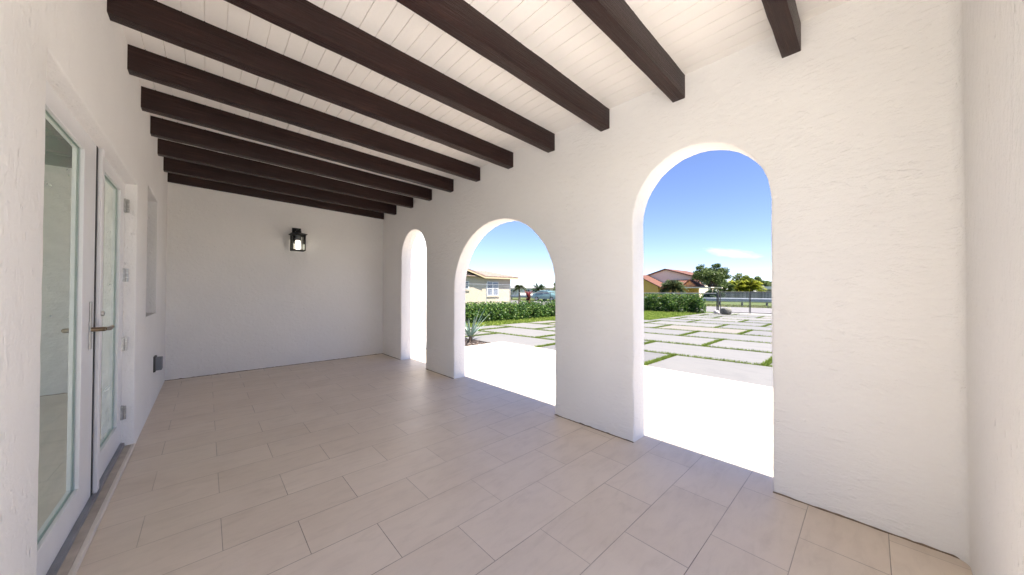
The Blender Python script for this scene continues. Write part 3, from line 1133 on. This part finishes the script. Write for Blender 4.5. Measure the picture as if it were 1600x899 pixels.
def rock(name, label, loc, s, mat, seed):
    bm = bmesh.new()
    bmesh.ops.create_icosphere(bm, subdivisions=3, radius=1)
    rr = np.random.default_rng(seed)
    ds = rr.normal(size=(9, 3))
    ds /= np.linalg.norm(ds, axis=1)[:, None]
    hs = rr.uniform(0.55, 0.9, 9)
    for v in bm.verts:
        p = np.array(v.co)
        for d, h in zip(ds, hs):
            k = p @ d
            if k > h:
                p = p - d * (k - h) * 0.9
        v.co = Vector(p * np.array(s)) + Vector((0, 0, s[2] * 0.7))
    me = bpy.data.meshes.new(name)
    for f in bm.faces:
        f.smooth = True
    bm.to_mesh(me)
    bm.free()
    me.set_sharp_from_angle(angle=math.radians(25))
    o = link(name, me, mat)
    o.location = loc
    return tag(o, label, 'rock')


rock('boulder', 'rough grey boulder lying on the paving beside the gate', (20.55, 5.28, -0.02), (0.24, 0.32, 0.25), MAT['rock'], 4)
rock('stone', 'pale whitish stone at the foot of the hedge by the boulder', (21.0, 5.85, -0.04), (0.17, 0.2, 0.16), MAT['palerock'], 9)

# ------------------------------------------------------------------ street fence and gate


def chain_panel(mb, p0, p1, z0, z1, step, r):
    p0, p1 = Vector((*p0, 0)), Vector((*p1, 0))
    ln = (p1 - p0).length
    d = (p1 - p0) / ln
    H = z1 - z0
    k = -H
    while k < ln:
        for sgn in (1, -1):
            a, b = max(k, 0), min(k + H, ln)
            if b - a < 0.03:
                continue
            za = (a - k) if sgn > 0 else H - (a - k)
            zb = (b - k) if sgn > 0 else H - (b - k)
            mb.tube([tuple(p0 + d * a + Vector((0, 0, z0 + za))), tuple(p0 + d * b + Vector((0, 0, z0 + zb)))], r, 3, cap=False)
        k += step


def chain_fence(name, label, p0, p1, h, nposts, zb=-0.05, step=0.12, rr=0.0025, cat='fence', pmat='darkpost'):
    t = thing(name, label, cat, (p0[0], p0[1], zb))
    d = Vector((p1[0] - p0[0], p1[1] - p0[1], 0))
    for i in range(nposts):
        q = Vector((*p0, 0)) + d * (i / (nposts - 1))
        mb = MB()
        mb.tube([(q.x, q.y, zb), (q.x, q.y, h + 0.05)], 0.03, 8)
        mb.tube([(q.x, q.y, h + 0.05), (q.x, q.y, h + 0.075)], [0.035, 0.012], 8)
        mb.build('post', MAT[pmat], t, smooth=50)
    mb = MB()
    mb.tube([(p0[0], p0[1], h), (p1[0], p1[1], h)], 0.028, 6)
    mb.build('top_rail', MAT['alum'], t, smooth=50)
    mb = MB()
    chain_panel(mb, p0, p1, zb + 0.05, h, step, rr)
    mb.build('wire_netting', MAT['galv'], t)
    return t


chain_fence('chain_fence', 'low grey chain link fence behind the hedge along the street', (21.75, 6.05), (22.0, 24.0), 1.0 + 0.12, 8)
chain_fence('chain_fence', 'tall chain link fence in front of the cream house', (13.0, 23.9), (21.9, 24.05), 1.86, 4, pmat='galv')
gt = thing('driveway_gate', 'grey chain link double gate across the driveway entrance', 'gate', (21.7, 5.95, 0))
for (ya, yb, xa, xb) in ((5.88, 4.6, 21.75, 22.25), (4.55, 1.2, 22.28, 22.3)):
    mb = MB()
    for (xx, yy) in ((xa, ya), (xb, yb)):
        mb.tube([(xx, yy, 0.0), (xx, yy, 1.2)], 0.02, 8)
    mb.tube([(xa, ya, 1.2), (xb, yb, 1.2)], 0.02, 8)
    mb.tube([(xa, ya, 0.04), (xb, yb, 0.04)], 0.02, 8)
    lf = mb.build('gate_leaf', MAT['darkpost'], gt, smooth=50)
    mb = MB()
    chain_panel(mb, (xa, ya), (xb, yb), 0.04, 1.2, 0.12, 0.0025)
    mb.build('wire_netting', MAT['galv'], lf)
mb = MB()
mb.tube([(21.72, 5.97, -0.05), (21.72, 5.97, 1.28)], 0.031, 10)
mb.tube([(21.72, 5.97, 1.28), (21.72, 5.97, 1.32)], [0.05, 0.015], 10)
mb.build('gate_post', MAT['darkpost'], gt, smooth=50)

# guardrail across the street
gr = thing('guardrail', 'galvanised steel guardrail along the far side of the street', 'guardrail', (34.4, 10, 0))
prof = [(0.03, 0.30), (-0.02, 0.33), (-0.06, 0.38), (-0.06, 0.42), (0.01, 0.47), (0.01, 0.51), (-0.06, 0.56), (-0.06, 0.60), (-0.02, 0.65), (0.03, 0.68),
        (0.035, 0.68), (-0.014, 0.645), (-0.054, 0.60), (-0.054, 0.56), (0.016, 0.51), (0.016, 0.47), (-0.054, 0.42), (-0.054, 0.38), (-0.014, 0.335), (0.035, 0.30)]
mb = MB()
mb.prism([(34.4 + a, b) for a, b in prof], 1, -14, 70)
mb.build('rail', MAT['galv'], gr)
for i in range(40):
    mb = MB()
    yy = -2.9 + i * 1.75
    mb.box(34.45, 34.60, yy, yy + 0.12, -0.05, 0.66)
    mb.build('post', MAT['darkpost'], gr)

# wooden fence beyond
wf = thing('board_fence', 'weathered grey wooden board fence beyond the guardrail', 'fence', (46, 4, 0))
mb = MB()
y = -6.0
while y < 12.0:
    w = 0.14
    mb.box(46 + random.uniform(-.01, .01), 46.03, y, y + w - 0.008, 0.0, 1.26 + random.uniform(-.03, .02))
    y += w
mb.build('boards', MAT['woodfence'], wf)
mb = MB()
for z in (0.3, 1.0):
    mb.box(46.031, 46.08, -6, 12, z, z + 0.09)
mb.build('rails', MAT['woodfence'], wf)

# ------------------------------------------------------------------ trees


def tree(name, label, loc, h, crown_c, crown_r, n, mat, leaf=0.3, ntips=46, trunk_r=0.16, lean=(0, 0), group=None, flat=1.0):
    t = thing(name, label, 'tree', loc, group)
    base = np.array(loc, float)
    mb = MB()
    cc = base + np.array(crown_c)
    fork = base + (cc - base) * 0.45
    mb.tube([tuple(base), tuple(base * .5 + fork * .5 + np.array([0.06, -.05, 0])), tuple(fork)], [trunk_r, trunk_r * .8, trunk_r * .6], 9)
    cr = np.array(crown_r)
    tips = []
    for i in range(ntips):
        d = rng.normal(size=3)
        d /= np.linalg.norm(d)
        if d[2] < -0.5:
            d[2] *= -0.5
        p = cc + d * cr * rng.uniform(0.45, 0.92)
        tips.append(p)
        if i % 3 == 0:
            mid = fork * .45 + p * .55 + rng.normal(0, .12, 3)
            mb.tube([tuple(fork), tuple(mid), tuple(p)], [trunk_r * .4, trunk_r * .22, trunk_r * .06], 6)
    mb.build('trunk', MAT['bark'], t, smooth=60)
    tips = np.array(tips)
    idx = rng.integers(0, ntips, n)
    R = cr.mean() * rng.uniform(0.17, 0.33, ntips)
    d = rng.normal(size=(n, 3))
    d /= np.linalg.norm(d, axis=1)[:, None]
    C = tips[idx] + d * (R[idx] * rng.uniform(0.15, 1.0, n) ** 0.6)[:, None] * np.array([1, 1, 0.75 * flat])
    quads_mesh('crown', leaf_quads(C, leaf, leaf * 0.5, up=0.1), mat, t)
    return t


def palm(name, label, loc, h, fl, n, mat, trunk_r=0.16, group=None, droop=0.5, cat='palm'):
    t = thing(name, label, cat, loc, group)
    mb = MB()
    top = np.array(loc, float) + np.array([0, 0, h])
    mb.tube([tuple(loc), (loc[0] + .05, loc[1], loc[2] + h * .5), tuple(top)], [trunk_r * 1.15, trunk_r * .9, trunk_r], 9)
    mb.build('trunk', MAT['bark'], t, smooth=60)
    Q = []
    for i in range(n):
        a = rng.uniform(0, 2 * PI)
        el = rng.uniform(-0.35, 1.35)
        Ln = fl * rng.uniform(0.75, 1.1)
        dirh = np.array([math.cos(a), math.sin(a), 0])
        side = np.array([-math.sin(a), math.cos(a), 0])
        prev = None
        K = 14
        for k in range(K):
            q = (k + 0.5) / K
            p = top + dirh * (Ln * q * math.cos(el)) + np.array([0, 0, Ln * (q * math.sin(el) - droop * q * q)])
            for s in (-1, 1):
                ll = fl * 0.34 * math.sin(PI * (0.12 + 0.8 * q)) * rng.uniform(.8, 1.15)
                tip = p + side * s * ll * 0.8 + dirh * ll * 0.45 + np.array([0, 0, -ll * 0.35 + rng.normal(0, .03)])
                w = dirh * fl * 0.035
                Q.append([p - w, p + w, tip + w * .2, tip - w * .2])
        # rachis strips
        pts = [top + dirh * (Ln * q * math.cos(el)) + np.array([0, 0, Ln * (q * math.sin(el) - droop * q * q)]) for q in np.linspace(0, 1, 6)]
        for u, v in zip(pts[:-1], pts[1:]):
            w = side * fl * 0.012
            Q.append([u - w, u + w, v + w, v - w])
    quads_mesh('fronds', np.array(Q), mat, t)
    return t


tree('broadleaf_tree', 'large dark green tree beside the red roofed house', (50.8, 14.9, -0.05), 5.6, (0, 0, 3.3), (2.4, 2.15, 2.15), 13000, MAT['treeleaf'], 0.25, 74, 0.2)
# yellow green clumping palms and darker trees beyond the board fence
palm('areca_palm', 'bright yellow green palm left of its twin beyond the board fence', (65.4, 15.2, -0.05), 2.0, 2.4, 80, MAT['yellowleaf'], 0.14, 'palms beyond the board fence', 0.42)
palm('areca_palm', 'bright yellow green palm above the grey hipped shed roof', (65.8, 13.4, -0.05), 2.1, 2.2, 80, MAT['yellowleaf'], 0.14, 'palms beyond the board fence', 0.42)
tree('leafy_tree', 'olive green round tree behind the yellow green palms', (68.5, 14.9, -0.05), 4.6, (0, 0, 2.25), (2.0, 2.5, 2.3), 10000, MAT['oliveleaf'], 0.32, 60, 0.16)
tree('leafy_tree', 'low dark green tree above the white flat roofed building', (79.5, 14.8, -0.05), 4.6, (0, 0, 2.5), (2.0, 3.0, 1.9), 8000, MAT['treeleaf'], 0.36, 34, 0.16)
tree('leafy_tree', 'yellowish tree half hidden behind the arch edge, over the white building', (82.0, 12.2, -0.05), 4.4, (0, 0, 2.2), (2.0, 2.6, 1.7), 7000, MAT['oliveleaf'], 0.36, 50, 0.16)
tree('leafy_shrub', 'dark dense shrub between the street hedge and the board fence', (45.0, 13.0, -0.05), 1.5, (0, 0, 0.75), (0.6, 1.5, 0.75), 5000, MAT['darkleaf'], 0.16, 40, 0.06)
tree('leafy_tree', 'dim bushy tree filling the gap right of the large broadleaf tree', (60.0, 15.9, -0.05), 3.0, (0, 0, 1.7), (1.4, 1.7, 1.7), 6000, MAT['treeleaf'], 0.28, 44, 0.12)
palm('fan_palm', 'bushy dark green palm in front of the red roofed house', (41.4, 16.2, -0.05), 2.0, 1.7, 130, MAT['palmleaf'], 0.18, None, 0.55)
palm('fan_palm', 'small grey green palm at the corner of the cream house', (23.6, 24.5, -0.05), 1.7, 0.95, 34, MAT['palmleaf'], 0.1, None, 0.85)
tree('broadleaf_tree', 'grey green tree at the edge of the middle arch', (35.2, 28.6, -0.05), 3.2, (0, 0, 2.0), (1.2, 1.2, 1.0), 3200, MAT['treeleaf'], 0.2, 26, 0.1)
palm('fan_palm', 'wide dark palm in front of the distant tan house', (44.3, 40.8, -0.05), 1.75, 1.7, 40, MAT['darkleaf'], 0.16, None, 0.35)

# ------------------------------------------------------------------ houses


def window(parent, axis, a, u0, u1, z0, z1, n=2, out=-1, frame='whitewall', pane='darkglass', t=0.08, rows=2):
    """window proud of the wall at coordinate a; axis 0: wall normal x, axis 1: wall normal y"""
    mb = MB()
    lo, hi = sorted((a + out * 0.05, a - out * 0.02))
    mb.frame(axis, lo, hi, u0, u1, z0, z1, t)
    for i in range(1, n):
        c = u0 + (u1 - u0) * i / n
        if axis == 0:
            mb.box(lo, hi, c - t * .8, c + t * .8, z0 + t, z1 - t)
        else:
            mb.box(c - t * .8, c + t * .8, lo, hi, z0 + t, z1 - t)
    for k in range(1, rows):
        zc = z0 + (z1 - z0) * k / rows
        for i in range(n):
            e0 = u0 + (u1 - u0) * i / n + (t if i == 0 else t * .8)
            e1 = u0 + (u1 - u0) * (i + 1) / n - (t if i == n - 1 else t * .8)
            if axis == 0:
                mb.box(lo, hi, e0, e1, zc - t * .35, zc + t * .35)
            else:
                mb.box(e0, e1, lo, hi, zc - t * .35, zc + t * .35)
    w = mb.build('window', MAT[frame], parent)
    mb = MB()
    b0, b1 = sorted((a + out * 0.02, a + out * 0.004))
    if axis == 0:
        mb.box(b0, b1, u0 + t * .5, u1 - t * .5, z0 + t * .5, z1 - t * .5)
    else:
        mb.box(u0 + t * .5, u1 - t * .5, b0, b1, z0 + t * .5, z1 - t * .5)
    mb.build('pane', MAT[pane], w)
    return w


# cream house behind the tall fence (its front faces -Y)
ch = thing('cream_house', 'cream single storey house with weathered tile roof behind the tall fence', 'house', (22, 28, 0))
mb = MB()
mb.box(12.0, 25.6, 28.0, 36.0, -0.05, 2.75)
mb.prism([(14.0, 2.751), (20.9, 2.751), (17.2, 3.95)], 1, 28.0, 30.0)
mb.build('wall', MAT['cream'], ch)
mb = MB()
# main roof: eave along the front, ridge behind, hipped right end
e, rz, ez = 0.45, 3.62, 2.76
vs = [(11.5, 27.45, ez), (26.4, 27.45, ez), (26.4, 36.6, ez), (11.5, 36.6, ez), (11.5, 32.0, rz), (25.2, 32.0, rz),
      (11.5, 27.45, ez + .1), (26.4, 27.45, ez + .1), (26.4, 36.6, ez + .1), (11.5, 36.6, ez + .1), (11.5, 32.0, rz + .12), (25.2, 32.0, rz + .12)]
mb.add(vs, [(0, 1, 5, 4), (1, 2, 5), (2, 3, 4, 5), (0, 4, 3), (6, 10, 11, 7), (7, 11, 8), (8, 11, 10, 9), (6, 9, 10), (0, 6, 7, 1), (1, 7, 8, 2), (2, 8, 9, 3), (3, 9, 6, 0)])
rf = mb.build('roof', MAT['pinkroof'], ch)
mb = MB()
for s in (-1, 1):
    p = [(17.2, 4.02), (17.2 + s * 4.3, 2.74), (17.2 + s * 4.3, 2.88), (17.2, 4.17)]
    mb.prism(p, 1, 27.35, 31.2)
mb.build('gable_roof', MAT['pinkroof'], ch)
mb = MB()
for s in (-1, 1):
    p = [(17.2, 3.90), (17.2 + s * 4.28, 2.60), (17.2 + s * 4.28, 2.73), (17.2, 4.01)]
    mb.prism(p, 1, 27.36, 27.42)
mb.box(21.5, 26.36, 27.46, 27.52, 2.60, 2.755)
mb.build('fascia', MAT['creamtrim'], ch)
window(ch, 1, 28.0, 22.15, 23.75, 0.75, 2.28, 2, pane='sheer')
window(ch, 1, 28.0, 18.75, 19.80, 1.42, 2.25, 2, pane='darkglass')
mb = MB()
mb.box(22.05, 23.85, 27.9, 27.999, 0.62, 0.72)
mb.build('window_ledge', MAT['cream'], ch)
mb = MB()
mb.box(18.7, 19.85, 27.9, 27.999, 1.25, 1.33)
mb.build('window_ledge', MAT['cream'], ch)

# red roofed house across the street: gables face the street (-X)
oh = thing('red_roofed_house', 'ochre and tan house with red tile gable roofs across the street', 'house', (53, 20, 0))
mb = MB()
pk, ly, ry_ = (21.85, 4.70), 26.2, 18.0
sl = 0.315


def gable(mb, x0, x1, yc, half, zpk, slope, zb=-0.05):
    ze = zpk - slope * half
    mb.prism([(yc - half, zb), (yc + half, zb), (yc + half, ze), (yc, zpk), (yc - half, ze)], 0, x0, x1)


def gable_roof_mesh(mb, x0, x1, yc, half, zpk, slope, th=0.16, over=0.35):
    for s in (-1, 1):
        h = half + over
        p = [(yc, zpk + 0.004), (yc + s * h, zpk - slope * h + 0.004), (yc + s * h, zpk - slope * h + th), (yc, zpk + th)]
        mb.prism(p, 0, x0 - 0.3, x1)


gable(mb, 53.0, 62.0, 21.85, 4.2, 4.68, 0.305)
mb.build('main_wall', MAT['tan'], oh)
mb = MB()
gable_roof_mesh(mb, 53.0, 62.0, 21.85, 4.2, 4.68, 0.305, 0.18, 0.5)
mb.build('main_roof', MAT['redroof'], oh)
mb = MB()
gable(mb, 49.0, 52.99, 24.6, 3.3, 3.75, 0.52)
mb.build('wing_wall', MAT['ochre'], oh)
mb = MB()
gable_roof_mesh(mb, 49.0, 52.98, 24.6, 3.3, 3.75, 0.52, 0.14, 0.55)
mb.build('wing_roof', MAT['redroof'], oh)
mb = MB()
mb.prism([(50.2, 1.75), (52.99, 1.75), (52.99, 3.05)], 1, 17.0, 20.9)
mb.build('lean_to_roof', MAT['redroof'], oh)
mb = MB()
mb.box(50.4, 52.98, 17.05, 20.85, -0.05, 1.749)
mb.build('porch_wall', MAT['ochre'], oh)
mb = MB()
gable(mb, 49.9, 52.97, 17.25, 0.95, 2.85, 0.95, 1.76)
mb.build('dormer_wall', MAT['orange'], oh)
mb = MB()
gable_roof_mesh(mb, 49.9, 52.96, 17.25, 0.95, 2.85, 0.95, 0.14, 0.2)
mb.build('dormer_roof', MAT['redroof'], oh)
mb = MB()
mb.box(48.0, 52.9, 14.0, 17.9, 1.72, 1.86)
mb.build('carport_roof', MAT['tan'], oh)
for yy in (14.2, 17.6):
    mb = MB()
    mb.box(48.1, 48.3, yy, yy + 0.2, -0.05, 1.719)
    mb.build('carport_post', MAT['tan'], oh)
window(oh, 0, 49.0, 23.6, 25.0, 0.9, 1.9, 2)

# shed with hipped grey roof and a white flat-roofed building behind the board fence
sh = thing('garden_shed', 'grey hip roofed shed peeking over the board fence', 'shed', (72, 15.2, 0))
mb = MB()
mb.box(71.0, 73.5, 14.35, 16.1, -0.05, 1.35)
mb.build('wall', MAT['whitewall'], sh)
mb = MB()
vs = [(70.8, 14.1, 1.351), (73.7, 14.1, 1.351), (73.7, 16.35, 1.351), (70.8, 16.35, 1.351), (72.2, 15.0, 1.95), (72.2, 15.45, 1.95)]
mb.add(vs, [(0, 3, 2, 1), (0, 1, 4), (1, 2, 5, 4), (2, 3, 5), (3, 0, 4, 5)])
mb.build('roof', MAT['greyroof'], sh)
fb = thing('flat_roofed_building', 'low building with bright white flat roof edge behind the board fence', 'building', (74, 11, 0))
mb = MB()
mb.box(74.0, 80.0, 6.0, 13.9, -0.05, 1.68)
mb.build('wall', MAT['greyroof'], fb)
mb = MB()
mb.box(73.4, 80.4, 5.6, 14.3, 1.681, 2.2)
mb.build('roof', MAT['whitewall'], fb)

# distant houses seen through the middle arch
for (x, y, w, d, hh, wm, rm, lab) in ((50.0, 51.0, 6.0, 5.0, 1.9, 'whitewall', 'greyroof', 'pale distant house with grey roof right of the cream house'),
                                      (55.5, 46.2, 5.5, 4.0, 1.95, 'tan', 'greyroof', 'tan distant house behind the wide palm')):
    t = thing('distant_house', lab, 'house', (x, y, 0), None)
    mb = MB()
    mb.box(x - w / 2, x + w / 2, y - d / 2, y + d / 2, -0.05, hh)
    mb.build('wall', MAT[wm], t)
    mb = MB()
    e = 0.4
    vs = [(x - w / 2 - e, y - d / 2 - e, hh + .001), (x + w / 2 + e, y - d / 2 - e, hh + .001), (x + w / 2 + e, y + d / 2 + e, hh + .001), (x - w / 2 - e, y + d / 2 + e, hh + .001),
          (x - w / 4, y, hh + 0.85), (x + w / 4, y, hh + 0.85)]
    mb.add(vs, [(3, 2, 1, 0), (0, 1, 5, 4), (1, 2, 5), (2, 3, 4, 5), (3, 0, 4)])
    mb.build('roof', MAT[rm], t)
    window(t, 1, y - d / 2, x - 1.4, x - 0.2, 0.8, 1.7, 2)
    window(t, 1, y - d / 2, x + 0.6, x + 1.6, 0.8, 1.7, 2)
    window(t, 0, x - w / 2, y - 0.8, y + 0.5, 0.8, 1.7, 2)

# ------------------------------------------------------------------ parked car by the guardrail
cx, cy = 32.6, 28.4
ca = thing('parked_car', 'pale teal hatchback parked on the street beside the guardrail', 'car', (cx, cy, 0))
side = [(-2.05, 0.32), (-2.08, 0.62), (-1.95, 0.86), (-1.15, 0.95), (-0.45, 1.36), (0.9, 1.42), (1.75, 1.05), (2.02, 0.95), (2.08, 0.55), (2.02, 0.32)]
bm = bmesh.new()
rows = []
for xx, sc in ((-0.83, 0.0), (-0.80, 0.06), (0.80, 0.06), (0.83, 0.0)):
    pass
mb = MB()
lo = [p for p in side]
wid = lambda z: 0.84 if z < 0.9 else 0.84 - (z - 0.9) * 0.42
n_ = len(side)
vs = [(cx - wid(z), cy + a, z - 0.05) for a, z in side] + [(cx + wid(z), cy + a, z - 0.05) for a, z in side]
mb.add(vs, [tuple(range(n_)), tuple(reversed(range(n_, 2 * n_)))] + [(i, i + n_, (i + 1) % n_ + n_, (i + 1) % n_) for i in range(n_)])
body = mb.build('body', simple('teal_car_paint', (0.16, 0.27, 0.28), 0.25, 0.2, var=0.03), ca, bevel=0.05, seg=2, smooth=40)
for poly in ([(-1.0, 0.93), (-0.42, 1.29), (0.05, 1.31), (0.05, 0.93)], [(0.12, 0.93), (0.12, 1.31), (0.85, 1.33), (1.5, 1.05), (1.5, 0.93)]):
    for s in (-1, 1):
        mb = MB()
        k = len(poly)
        w2 = lambda z: wid(z) + 0.006
        vs = [(cx + s * w2(z), cy + a, z - 0.05) for a, z in poly] + [(cx + s * (w2(z) - 0.02), cy + a, z - 0.05) for a, z in poly]
        mb.add(vs, [tuple(range(k)), tuple(reversed(range(k, 2 * k)))] + [(i, i + k, (i + 1) % k + k, (i + 1) % k) for i in range(k)])
        mb.build('side_window', MAT['darkglass'], ca)
for s in (-1, 1):
    for a in (-1.28, 1.28):
        mb = MB()
        mb.tube([(cx + s * 0.68, cy + a, 0.26), (cx + s * 0.87, cy + a, 0.26)], 0.31, 18)
        wh = mb.build('wheel', MAT['darkgap'], ca, smooth=40)
        mb = MB()
        mb.tube([(cx + s * 0.868, cy + a, 0.26), (cx + s * 0.882, cy + a, 0.26)], 0.19, 14)
        mb.build('rim', MAT['galv'], wh, smooth=40)
    for a, nm, mt in ((-2.07, 'headlight', 'whitewall'), (2.05, 'tail_light', 'redroof')):
        mb = MB()
        mb.box(cx + s * 0.62 - 0.13, cx + s * 0.62 + 0.13, cy + a - 0.03, cy + a + 0.03, 0.55, 0.7)
        mb.build(nm, MAT[mt], ca)

# ------------------------------------------------------------------ sky, sun, camera
SUN_EL, SUN_AZ = math.radians(64), math.radians(180.5)       # azimuth clockwise from +Y
w = bpy.data.worlds.new('World')
scene.world = w
w.use_nodes = True
nt = w.node_tree
bg = nt.nodes['Background']
sky = nt.nodes.new('ShaderNodeTexSky')
sky.sky_type = 'NISHITA'
sky.sun_disc = False
sky.sun_elevation = SUN_EL
sky.sun_rotation = SUN_AZ
sky.air_density = 0.75
sky.dust_density = 0.05
sky.ozone_density = 3.0
bg.inputs['Strength'].default_value = 0.05
# one wisp of cloud low over the trees
tc = nt.nodes.new('ShaderNodeTexCoord')
az0, el0 = math.atan2(0.966, 0.2405), math.asin(0.0975)
sep = nt.nodes.new('ShaderNodeSeparateXYZ')
nt.links.new(tc.outputs['Generated'], sep.inputs[0])
az = math_n(nt, 'ARCTAN2', sep.outputs['X'], sep.outputs['Y'])
el = math_n(nt, 'ARCSINE', sep.outputs['Z'])
u = math_n(nt, 'SUBTRACT', az, az0 + 0.002)
v = math_n(nt, 'ADD', math_n(nt, 'SUBTRACT', el, el0), math_n(nt, 'MULTIPLY', u, 0.17))
comb = nt.nodes.new('ShaderNodeCombineXYZ')
nt.links.new(math_n(nt, 'MULTIPLY', u, 1.0), comb.inputs[0])
nt.links.new(math_n(nt, 'MULTIPLY', v, 3.5), comb.inputs[1])
cn = noise(nt, comb.outputs[0], 26, 6, 0.6)
rr = math_n(nt, 'SQRT', math_n(nt, 'ADD', math_n(nt, 'POWER', math_n(nt, 'DIVIDE', u, 0.062), 2.0),
                             math_n(nt, 'POWER', math_n(nt, 'DIVIDE', v, 0.0125), 2.0)))
cm = math_n(nt, 'ADD', math_n(nt, 'SUBTRACT', 1.0, rr), math_n(nt, 'MULTIPLY', math_n(nt, 'SUBTRACT', cn, 0.5), 1.5))
cm = math_n(nt, 'MULTIPLY', cm, 0.62, clamp=True)
mix = nt.nodes.new('ShaderNodeMix')
mix.data_type = 'RGBA'
nt.links.new(math_n(nt, 'MULTIPLY', cm, 0.75), mix.inputs['Factor'])
tint = nt.nodes.new('ShaderNodeMix')
tint.data_type = 'RGBA'
tint.blend_type = 'MULTIPLY'
tint.inputs['Factor'].default_value = 1.0
nt.links.new(sky.outputs[0], tint.inputs['A'])
tint.inputs['B'].default_value = (0.96, 0.90, 1.05, 1)
nt.links.new(tint.outputs['Result'], mix.inputs['A'])
mix.inputs['B'].default_value = (9.0, 9.2, 9.6, 1)
nt.links.new(mix.outputs['Result'], bg.inputs['Color'])

sd = Vector((math.sin(SUN_AZ) * math.cos(SUN_EL), math.cos(SUN_AZ) * math.cos(SUN_EL), math.sin(SUN_EL)))
ld = bpy.data.lights.new('sun', 'SUN')
ld.energy = 3.0
ld.angle = math.radians(0.5)
ld.color = (1.0, 0.93, 0.84)
so = bpy.data.objects.new('sun', ld)
so.rotation_euler = sd.to_track_quat('Z', 'Y').to_euler()
so.location = (0, -10, 20)
COL.objects.link(so)

cam = bpy.data.cameras.new('camera')
cam.sensor_width = 36
cam.lens = 36 * 517.345 / 1600
cam.clip_start = 0.02
cam.clip_end = 2000
co = bpy.data.objects.new('camera', cam)
a, b_, c = [math.radians(t) for t in (42.7011, 0.7152, -0.1036)]
U = Vector((math.cos(a), -math.sin(a), 0)); W0 = Vector((math.sin(a), math.cos(a), 0)); Z = Vector((0, 0, 1))
Wf = W0 * math.cos(b_) + Z * math.sin(b_)
Vv = Z * math.cos(b_) - W0 * math.sin(b_)
rx = U * math.cos(c) - Vv * math.sin(c)
uy = U * math.sin(c) + Vv * math.cos(c)
co.matrix_world = Matrix(((rx.x, uy.x, -Wf.x, 0), (rx.y, uy.y, -Wf.y, 0), (rx.z, uy.z, -Wf.z, EYE), (0, 0, 0, 1)))
COL.objects.link(co)
scene.camera = co

scene.view_settings.view_transform = 'Standard'
scene.view_settings.look = 'None'
scene.view_settings.gamma = 1.0
scene.view_settings.use_curve_mapping = False
scene.view_settings.exposure = 2.32
scene.render.engine = 'CYCLES'
scene.cycles.max_bounces = 16
scene.cycles.diffuse_bounces = 10
scene.cycles.glossy_bounces = 4
scene.cycles.transparent_max_bounces = 12
scene.cycles.use_denoising = True
scene.cycles.sample_clamp_indirect = 6.0
